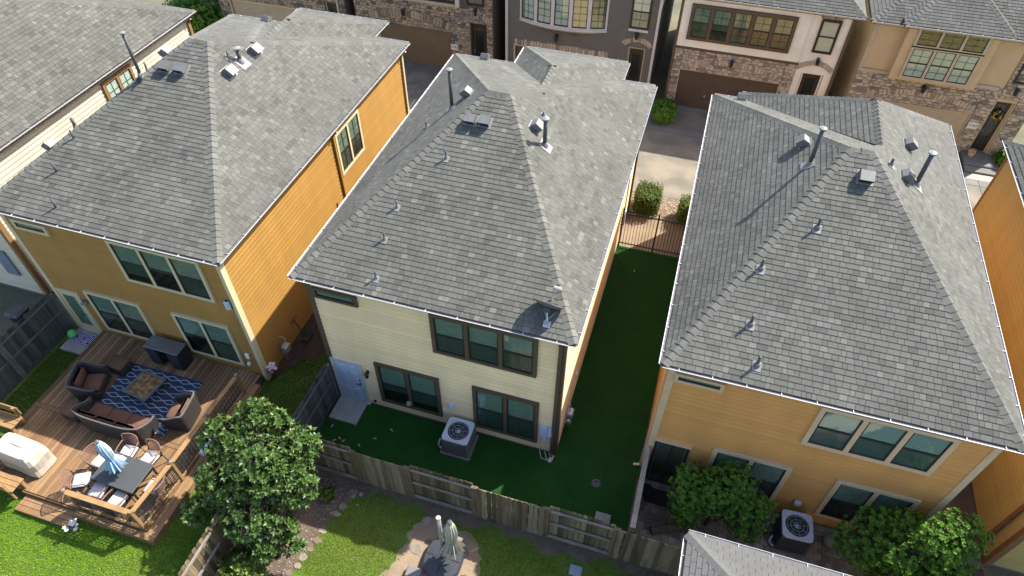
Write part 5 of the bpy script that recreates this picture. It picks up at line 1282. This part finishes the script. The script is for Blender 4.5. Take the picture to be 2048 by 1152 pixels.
# dining set
TB = thing('dining_table', 'dark rectangular dining table with striped folded umbrella', 'table', (-4.28, -4.8, DZ)); Mx = Matrix.Translation((-4.28, -4.8, DZ))
MB().bbox(-.72, .72, -.47, .47, .70, .735, .012, M=Mx).build('table_top', M['tabl'], TB)
for sx_ in (-1, 1):
    for sy_ in (-1, 1): MB().box(sx_*.66-.025, sx_*.66+.025, sy_*.41-.025, sy_*.41+.025, 0, .7, M=Mx).build('leg', M['black'], TB)
TB.rotation_euler = (0, 0, -.03)
CH = thing('dining_chair', 'rose wicker chair on the far left side of the dining table', 'chair', (0, 0, 0), 'chairs around the dining table')
MB().bbox(-.24, .24, -.22, .26, .41, .45, .012).build('seat', M['black'], CH); MB().bbox(-.225, .225, -.2, .25, .452, .52, .03).build('seat_cushion', M['cushw'], CH, True)
for sx_ in (-1, 1):
    MB().tube([(sx_*.23, .24, 0), (sx_*.24, .23, .42), (sx_*.25, .2, .64)], .014, 6).build('leg', M['black'], CH); MB().tube([(sx_*.23, -.27, 0), (sx_*.23, -.22, .42)], .014, 6).build('leg', M['black'], CH)
    MB().tube([(sx_*.25, .2, .64), (sx_*.27, 0, .66), (sx_*.25, -.24, .68)], .018, 6).build('armrest', M['copper'], CH)
bk = MB(); N = 9
ringsb = []
for i in range(N+1):
    t = -1+2*i/N; ringsb.append((t*.25, -.27+.07*t*t))
bf = MB(); bf.tube([(x, y, .48) for x, y in ringsb], .014, 6); bf.tube([(x, y-.1, .88) for x, y in ringsb], .018, 6)
bf.tube([(ringsb[0][0], ringsb[0][1], .45), (ringsb[0][0], ringsb[0][1]-.1, .88)], .016, 6); bf.tube([(ringsb[-1][0], ringsb[-1][1], .45), (ringsb[-1][0], ringsb[-1][1]-.1, .88)], .016, 6); bf.build('back_frame', M['copper'], CH, True)
for i in range(1, 2*N): 
    x = -.25+.5*i/(2*N); y = -.27+.07*(x/.25)**2; bk.bar((x, y, .48), (x, y-.1, .88), .014, .006, (0, 1, 0))
for k in range(1, 5): z = .48+.08*k; bk.tube([(x, y-.1*k/5, z) for x, y in ringsb], .006, 4)
bk.build('woven_back', M['copper'], CH)
seats = [((-4.72, -4.12), math.pi+.1, 'rose wicker chair on the far side of the dining table, left'), ((-3.98, -4.1), math.pi-.1, 'rose wicker chair on the far side of the dining table, right'), ((-5.3, -4.6), -math.pi/2-.1, 'rose wicker chair at the left end of the dining table in sun'), ((-5.42, -5.3), -math.pi/2+.5, 'dark looking chair at the lower left corner of the dining table'), ((-4.72, -5.42), .05, 'chair on the near side of the dining table, left'), ((-4.0, -5.5), -.1, 'chair on the near side of the dining table, right'), ((-3.25, -4.85), math.pi/2, 'chair with bare white cushion at the right end of the dining table')]
for i, (p, a, lab) in enumerate(seats):
    if i == 0: CH.location = (*p, DZ); CH.rotation_euler = (0, 0, a); CH['label'] = lab
    else: copy_tree(CH, lab, (*p, DZ), a)
def folded_umbrella(parent, c, z0, z1, r0, r1, m, n=16, name='canopy', stripes=None):
    rings = []; prof = ((0, 1.0), (.12, .85), (.26, .6), (.33, .42), (.42, .5), (.6, .58), (.78, .52), (.92, .36), (1, .12))
    for f, q in prof:
        z = z0+(z1-z0)*f; R = r0*q; w = .34*(1-f)+.06
        rings.append([V((c[0]+R*(1+w*(-1 if j % 2 else 1))*math.cos(6.283*j/n), c[1]+R*(1+w*(-1 if j % 2 else 1))*math.sin(6.283*j/n), z+(.06*(j % 4 == 0)*(1-f)))) for j in range(n)])
    if stripes is None: return MB().rings(rings, True, True).build(name, M[m], parent)
    mb = MB(); 
    for i in range(8):
        for j in range(n): mb.poly([rings[i][j], rings[i][(j+1) % n], rings[i+1][(j+1) % n], rings[i+1][j]], 1.0 if j % 2 else 0.0)
    return mb.build(name, M[m], parent)
M['stripe'] = mat('blue_white_stripe', None, .85, .06, 3, 60, .05, stops=[(0, (.22, .36, .48)), (.49, (.24, .38, .5)), (.51, (.72, .74, .76)), (1, (.76, .78, .8))])
UM = thing('table_umbrella', 'folded blue and white striped umbrella in the dining table', 'umbrella', (-4.33, -4.78, DZ))
MB().tube([(-4.33, -4.78, DZ), (-4.33, -4.78, 2.55)], .022, 8).build('pole', M['steel'], UM); folded_umbrella(UM, (-4.33, -4.78), 1.3, 2.6, .22, .085, 'stripe', 24, stripes=True)
MB().lathe([(.22, DZ), (.22, DZ+.05), (.05, DZ+.09)], 16, (-4.33, -4.78, 0)).build('base', M['black'], UM); MB().lathe([(.05, 2.57), (.055, 2.62), (.02, 2.66)], 10, (-4.33, -4.78, 0)).build('finial', M['steel'], UM)

# covered grill
GC = thing('grill_cover', 'cream canvas cover over a grill at the left edge of the deck', 'grill cover', (-7.62, -5.1, DZ)); Mx = Matrix.Translation((-7.62, -5.1, DZ)) @ Matrix.Rotation(-.05, 4, 'Z')
rings = []; rr = random.Random(2)
for z, hx, hy in ((.06, .72, .38), (.3, .70, .37), (.62, .73, .38), (.84, .68, .345), (.93, .6, .30)):
    q = []
    for sx_, sy_ in ((-1, -1), (1, -1), (1, 1), (-1, 1)):
        for t in range(6):
            f = t/6; nxt = {(-1, -1): (1, -1), (1, -1): (1, 1), (1, 1): (-1, 1), (-1, 1): (-1, -1)}[sx_, sy_]; x = (sx_+(nxt[0]-sx_)*f)*hx; y = (sy_+(nxt[1]-sy_)*f)*hy
            if t == 0: x *= .93; y *= .9
            k = rr.uniform(-.025, .025)*(1 if z < .8 else .2); q.append(Mx @ V((x*(1+k), y*(1+k), z)))
    rings.append(q)
MB().rings(rings, False, True).build('canvas', M['cover'], GC); MB().tube([Mx @ V((-.2, .02, .94)), Mx @ V((0, .02, .955)), Mx @ V((.2, .02, .94))], .012, 5).build('seam', M['cover'], GC)
MB().box(-.6, .6, -.3, .3, .0, .5, M=Mx).build('grill_body', M['black'], GC)

# doormat, ball, planter, bin
DM = thing('doormat', 'navy doormat with pale maze pattern on the concrete slab', 'doormat', (-9.65, -.58, .115)); Mx = Matrix.Translation((-9.66, -.6, .112))
MB().bbox(-.38, .38, -.24, .24, 0, .015, .004, M=Mx).build('mat', M['navy'], DM)
def strip(x0, y0, x1, y1): MB().box(min(x0, x1)-.011, max(x0, x1)+.011, min(y0, y1)-.011, max(y0, y1)+.011, .015, .0165, M=Mx).build('pattern_line', M['lilac'], DM)
for s in ((-.35, -.21, .35, -.21), (-.35, .21, .35, .21), (-.35, -.18, -.35, .18), (.35, -.18, .35, .18), (-.28, -.15, -.28, -.05), (-.28, .05, -.28, .15), (-.21, -.15, -.21, .15), (-.18, -.15, -.1, -.15), (-.07, -.15, -.07, .15), (-.14, -.08, -.14, .15), (-.1, .15, -.1, .15), (0, -.15, 0, -.04), (0, .05, 0, .15), (.07, -.15, .07, .15), (.1, .15, .2, .15), (.14, -.12, .14, .08), (.21, -.15, .21, .12), (.1, -.15, .18, -.15), (.28, -.12, .28, .15)): strip(*s)
tag(MB().lathe([(.0, 0), (.1, .03), (.16, .12), (.16, .18), (.1, .28), (0, .31)], 14, (-10.08, -.62, .11)).build('green_ball', M['green'], smooth=True), 'bright green ball by the glazed door of the ochre house', 'ball')
tag(MB().bbox(-2.62, -2.47, -3.6, -3.1, .78, .95, .02).build('rail_planter', M['bluew']), 'pale blue planter box hung outside the deck railing', 'planter')
BN = thing('trash_bin', 'dark wheeled trash bin behind the left fence', 'bin', (-11.9, -.75, 0))
MB().rings([[(-11.9+a*s, -.75+b*s, z) for a, b in ((-.28, -.24), (0, -.3), (.28, -.24), (.28, .24), (0, .28), (-.28, .24))] for s, z in ((.8, .05), (1, .95))], True, True).build('body', M['rubber'], BN)
MB().rings([[(-11.9+a*s, -.75+b*s, z) for a, b in ((-.3, -.28), (0, -.34), (.3, -.28), (.3, .28), (0, .32), (-.3, .28))] for s, z in ((1, .96), (1, 1.0), (.7, 1.08))], True, True).build('lid', M['pipe'], BN)
for s in (-1, 1): MB().lathe([(.1, -.03), (.1, .03)], 12, M=Matrix.Translation((-11.9+s*.25, -.48, .1)) @ Matrix.Rotation(math.pi/2, 4, 'Y')).build('wheel', M['black'], BN)
SC = thing('garden_tool', 'dark long handled tool leaning by the ochre side wall', 'garden tool', (-2.35, 1.9, 0))
MB().tube([(-2.25, 1.8, .05), (-2.52, 1.75, 1.0)], .018, 6).build('handle', M['black'], SC); MB().tube([(-2.5, 1.55, .98), (-2.52, 1.75, 1.02), (-2.5, 1.95, .98)], .016, 6).build('grip', M['black'], SC); MB().bbox(-2.4, -2.1, 1.6, 2.0, .04, .12, .02).build('tool_head', M['rubber'], SC)
SM = thing('gas_meter', 'grey gas meter standing against the ochre side wall', 'meter', (-2.4, .8, 0)); MB().bbox(-2.5, -2.28, .7, .98, .45, .75, .03).build('meter_body', M['galv'], SM); MB().tube([(-2.4, .75, .45), (-2.4, .75, 0)], .02, 6).build('inlet_pipe', M['galv'], SM); MB().tube([(-2.4, .95, .75), (-2.4, .95, 1.0), (-2.62, .95, 1.0)], .018, 6).build('outlet_pipe', M['galv'], SM)

# ---------------------------------------------------------------- air conditioners
def ac_unit(label, c, s, h, body, rot=0, pipe=True):
    T = thing('air_conditioner', label, 'air conditioner', (c[0], c[1], 0), 'outdoor air conditioners'); a = s/2; Mx = Matrix.Translation((c[0], c[1], 0))
    MB().bbox(-a-.06, a+.06, -a-.06, a+.06, 0, .06, .01, M=Mx).build('pad', M['concG'], T)
    MB().bbox(-a+.03, a-.03, -a+.03, a-.03, .06, h-.05, .04, M=Mx).build('inner_coil', M['acdark'], T)
    for sx_ in (-1, 1):
        for sy_ in (-1, 1): MB().bbox(sx_*(a-.05)-.05, sx_*(a-.05)+.05, sy_*(a-.05)-.05, sy_*(a-.05)+.05, .06, h-.04, .02, M=Mx).build('corner_post', M[body], T)
    d = []
    for k in range(13):
        z = .1+k*(h-.2)/12.5
        for q in ((-a+.1, a-.1, -a-.004, -a+.02), (-a+.1, a-.1, a-.02, a+.004), (-a-.004, -a+.02, -a+.1, a-.1), (a-.02, a+.004, -a+.1, a-.1)): MB().box(q[0], q[1], q[2], q[3], z, z+.022, M=Mx).build('louver', M[body], T)
    n = 48; R = a*.78; oc = []; ci = []
    for j in range(n):
        t = 6.283*j/n; cx, sn = math.cos(t), math.sin(t); f = (abs(cx)**9+abs(sn)**9)**(-1/9); oc.append((cx*f*a, sn*f*a)); ci.append((cx*R, sn*R))
    tp = MB().rings([[Mx @ V((x, y, h-.06)) for x, y in oc], [Mx @ V((x, y, h-.01)) for x, y in oc], [Mx @ V((x*.97, y*.97, h)) for x, y in oc], [Mx @ V((x, y, h-.012)) for x, y in ci], [Mx @ V((x*.98, y*.98, h-.1)) for x, y in ci]])
    top = tp.build('top_cover', M['actop'], T)
    MB().lathe([(.0, h-.13), (R*.97, h-.13)], 24, (c[0], c[1], 0)).build('fan_well', M['acdark'], top)
    for k in range(4):
        t = 6.283*k/4+.4; p = []
        for rr_, tt in ((.14, -.35), (.95, -.38), (.97, .36), (.14, .45)): p.append(Mx @ V((R*rr_*math.cos(t+tt), R*rr_*math.sin(t+tt), h-.085+(.025 if tt > 0 else 0))))
        MB().mesh(p+[q-V((0, 0, .004)) for q in p], [(0, 1, 2, 3), (7, 6, 5, 4), (0, 4, 5, 1), (1, 5, 6, 2), (2, 6, 7, 3), (3, 7, 4, 0)]).build('fan_blade', M['blade'], top)
    MB().lathe([(R*.16, h-.07), (R*.18, h-.045), (R*.1, h-.03)], 14, (c[0], c[1], 0)).build('fan_hub', M['blade'], top)
    g = MB()
    for k in range(1, 4): g.tube([Mx @ V((R*k/3.6*math.cos(6.283*j/28), R*k/3.6*math.sin(6.283*j/28), h-.012)) for j in range(29)], .0035, 4, cap=False)
    for k in range(8): t = 6.283*k/8; g.bar(Mx @ V((.03*math.cos(t), .03*math.sin(t), h-.018)), Mx @ V((R*math.cos(t+.2), R*math.sin(t+.2), h-.014)), .004, .004)
    g.build('fan_guard', M['actop'], top)
    if pipe:
        MB().tube([Mx @ V((-a, -.1, .45)), Mx @ V((-a-.1, -.12, .45)), Mx @ V((-a-.14, -.14, .3)), Mx @ V((-a-.05, -.2, .2))], .035, 8).build('line_set', M['rubber'], T, True)
        MB().tube([Mx @ V((-a-.12, -.2, .4)), Mx @ V((-a-.16, -.28, .2)), Mx @ V((-a-.08, -.33, .1)), Mx @ V((-a+.05, -.3, .1))], .03, 8).build('white_pipe', M['white'], T, True)
    T.rotation_euler = (0, 0, rot); return T
ac_unit('grey air conditioner on the turf behind the cream house', (4.36, -.57), .84, .82, 'acbody')
ac_unit('dark bodied air conditioner on the brick patio', (14.25, -.66), .82, .9, 'pipe', .05)

# satellite dish on the cream house roof
SD = thing('satellite_dish', 'grey satellite dish on the rear eave of the cream house', 'satellite dish', (6.72, .05, 5.97)); c = V((6.69, .3, 6.3)); nn = V((.1, .75, .62)).normalized()
q = nn.to_track_quat('Z', 'Y').to_matrix().to_4x4(); Mx = Matrix.Translation(c) @ q
MB().rings([[Mx @ V((rr_*.42*math.cos(6.283*j/28), rr_*.36*math.sin(6.283*j/28), .09*rr_*rr_+dz)) for j in range(28)] for rr_, dz in ((.02, 0), (.3, 0), (.6, 0), (.85, 0), (1, 0), (1.01, -.012), (.85, -.014), (.6, -.014), (.02, -.014))], True, True).build('reflector', M['vent'], SD, True)
e = c+nn*.5+V((.08, .0, .02))
MB().tube([Mx @ V((0, -.34, .05)), Mx @ V((.03, -.25, .3)), e], .02, 6).build('feed_arm', M['galv'], SD); MB().bbox(-.1, .1, -.03, .03, -.03, .03, .01, M=Matrix.Translation(e) @ q).build('feed_horn', M['white'], SD)
MB().tube([(6.75, .05, 5.96), (6.75, .02, 6.1), Mx @ V((0, 0, -.06))], .024, 8).build('mast', M['galv'], SD); MB().bbox(-.09, .09, -.09, .09, 0, .014, .003, M=FB['rear'].mat_xy(6.75, .05, .02)).build('foot_plate', M['galv'], SD)
for s in (-1, 1): MB().tube([(6.75+s*.14, .32, 6.12), (6.75, .05, 6.1)], .01, 5).build('strut', M['galv'], SD)
MB().bbox(-.08, .08, -.06, .06, -.14, -.02, .015, M=Mx).build('back_bracket', M['pipe'], SD)
m = MB().lathe([(.0, 0), (.09, .0), (.09, .05), (.05, .12)], 12, M=Matrix.Translation(PBr(2.55, .82, .09)) @ Matrix.Rotation(math.pi/2, 4, 'X')); m.build('vent_hood', M['curt'], HB)

# cantilever umbrella in the back lawn
CU = thing('cantilever_umbrella', 'closed cream cantilever umbrella on a black base in the lawn', 'umbrella', (5.2, -4.12, 0)); bx_, by_ = 5.2, -4.12
def sup(R, z, n=32, e=3.2): return [V((bx_+R*math.copysign(abs(math.cos(6.283*j/n))**(2/e), math.cos(6.283*j/n)), by_+R*math.copysign(abs(math.sin(6.283*j/n))**(2/e), math.sin(6.283*j/n)), z)) for j in range(n)]
MB().rings([sup(.5, .0), sup(.53, .08), sup(.53, .2), sup(.49, .27), sup(.1, .29)], True, True).build('base', M['tub'], CU)
for a in (0, math.pi/2):
    d = V((math.cos(a), math.sin(a), 0))*.47; MB().bar(V((bx_, by_, .286))-d, V((bx_, by_, .286))+d, .012, .01).build('base_seam', M['rubber'], CU)
MB().tube([(5.22, -4.1, .28), (5.17, -3.98, 2.35)], .055, 12).build('pole', M['grpole'], CU, True); MB().tube([(5.17, -3.98, 2.35), (5.165, -3.97, 2.42)], .062, 12).build('pole_cap', M['canvas'], CU)
MB().tube([(5.2, -4.05, 1.2), (5.3, -4.02, 1.9), (5.47, -4.0, 2.38)], .025, 8).build('arm', M['grpole'], CU); MB().bbox(5.14, 5.3, -4.2, -4.02, .55, .8, .02).build('crank', M['grpole'], CU)
folded_umbrella(CU, (5.49, -4.02), .85, 2.42, .25, .12, 'canvas', 24); MB().lathe([(.07, 2.4), (.075, 2.45), (.03, 2.48)], 12, (5.49, -4.02, 0)).build('hub', M['pipe'], CU)
tag(MB().bbox(4.35, 4.75, -4.85, -4.55, 0, .2, .02, M=None).build('paver_weight', M['concG']), 'concrete block beside the umbrella base', 'block')

# ---------------------------------------------------------------- neighbour's low roof at the bottom right
SH = thing('garden_house', 'low building with pale shingle roof at the bottom right', 'building', (15, -6, 0)); E2 = 2.6
a_, b_ = V((11.2, -2.6, E2)), V((20, -2.6, E2)); c_ = V((11.2, -9.6, E2)); t0, t1 = V((14.7, -6.1, E2+1.5)), V((20, -6.1, E2+1.5))
FS_ = [Face([b_, a_, t0, t1]), Face([a_, c_, t0])]
rm = MB(); [rm.poly([p-f.n*.012 for p in f.p]) for f in FS_]; rm.poly([c_, V((20, -9.6, E2)), t1, t0]); rm.poly([p-V((0, 0, .14)) for p in (a_, b_, V((20, -9.6, E2)), c_)])
for p, q in ((b_, a_), (a_, c_)): rm.poly([p-V((0, 0, .14)), q-V((0, 0, .14)), q-V((0, 0, .012)), p-V((0, 0, .012))])
rf = rm.build('roof', M['under'], SH); shingle_roof(rf, FS_, M['shE'], 200, .143, True, 12); ridge_caps(rf, a_, t0, FS_[0].n, FS_[1].n, M['shE'], 3)
gutter(SH, (20, -2.6), (11.2, -2.6), (0, 1, 0), E2); gutter(SH, (11.2, -2.75), (11.2, -9.6), (-1, 0, 0), E2-.03)
MB().box(11.6, 20, -9.2, -2.95, 0, E2-.14).build('wall', M['ivory'], SH)

# things on the brick patio
tag(MB().bbox(10.15, 10.85, -.75, -.25, .025, .04, .005).build('doormat', M['rubber']), 'black doormat before the dark patio door', 'doormat')
tag(MB().lathe([(.0, .02), (.2, .03), (.22, .08), (.15, .16), (.0, .18)], 16, (10.18, -.42, .02)).build('basin', M['rubber'], smooth=True), 'round black basin beside the black doormat', 'basin')
lg = MB().tube([(10.5, -1.62, .12), (11.0, -1.38, .13), (11.6, -1.12, .14)], .12, 10); tag(lg.build('timber_beam', M['fence']), 'rounded timber beam lying on the brick patio', 'beam')
tag(MB().lathe([(.05, 0), (.17, .02), (.19, .15), (.18, .27), (.1, .36), (.07, .38), (.09, .42), (.05, .42)], 18, (15.33, -.45, .02)).build('gas_canister', M['curt'], smooth=True), 'pale rounded gas canister beside the dark air conditioner', 'canister')
hs = MB().tube([(11.9, -.5, .06), (12.1, -.25, .05), (12.35, -.3, .05), (12.45, -.55, .05), (12.25, -.75, .05), (12.05, -.6, .05), (12.3, -.45, .06), (12.6, -.75, .05), (12.9, -1.0, .05), (13.2, -.9, .05), (13.15, -.65, .05), (12.85, -.7, .06), (13.3, -.85, .05), (13.8, -.6, .05)], .016, 6); tag(hs.build('garden_hose', M['rubber'], smooth=True), 'black garden hose curled on the brick patio', 'hose')
st = thing('front_steps', 'grey concrete porch with a basket by the far right door', 'steps', (22.2, 20.4, 0)); MB().bbox(21.5, 23.0, 19.95, 21.05, 0, .16, .02).build('porch_slab', M['concG'], st); MB().bbox(21.5, 23.0, 19.5, 19.94, 0, .08, .02).build('lower_step', M['concG'], st)
BK = thing('porch_basket', 'small basket standing on the grey porch', 'basket', (21.85, 20.7, .16)); MB().lathe([(.12, .17), (.17, .36), (.15, .36), (.1, .2)], 12, (21.85, 20.7, 0)).build('bowl', M['trimC'], BK); MB().tube([(21.7, 20.7, .36), (21.75, 20.7, .5), (21.95, 20.7, .5), (22.0, 20.7, .36)], .012, 5).build('handle', M['trimC'], BK)
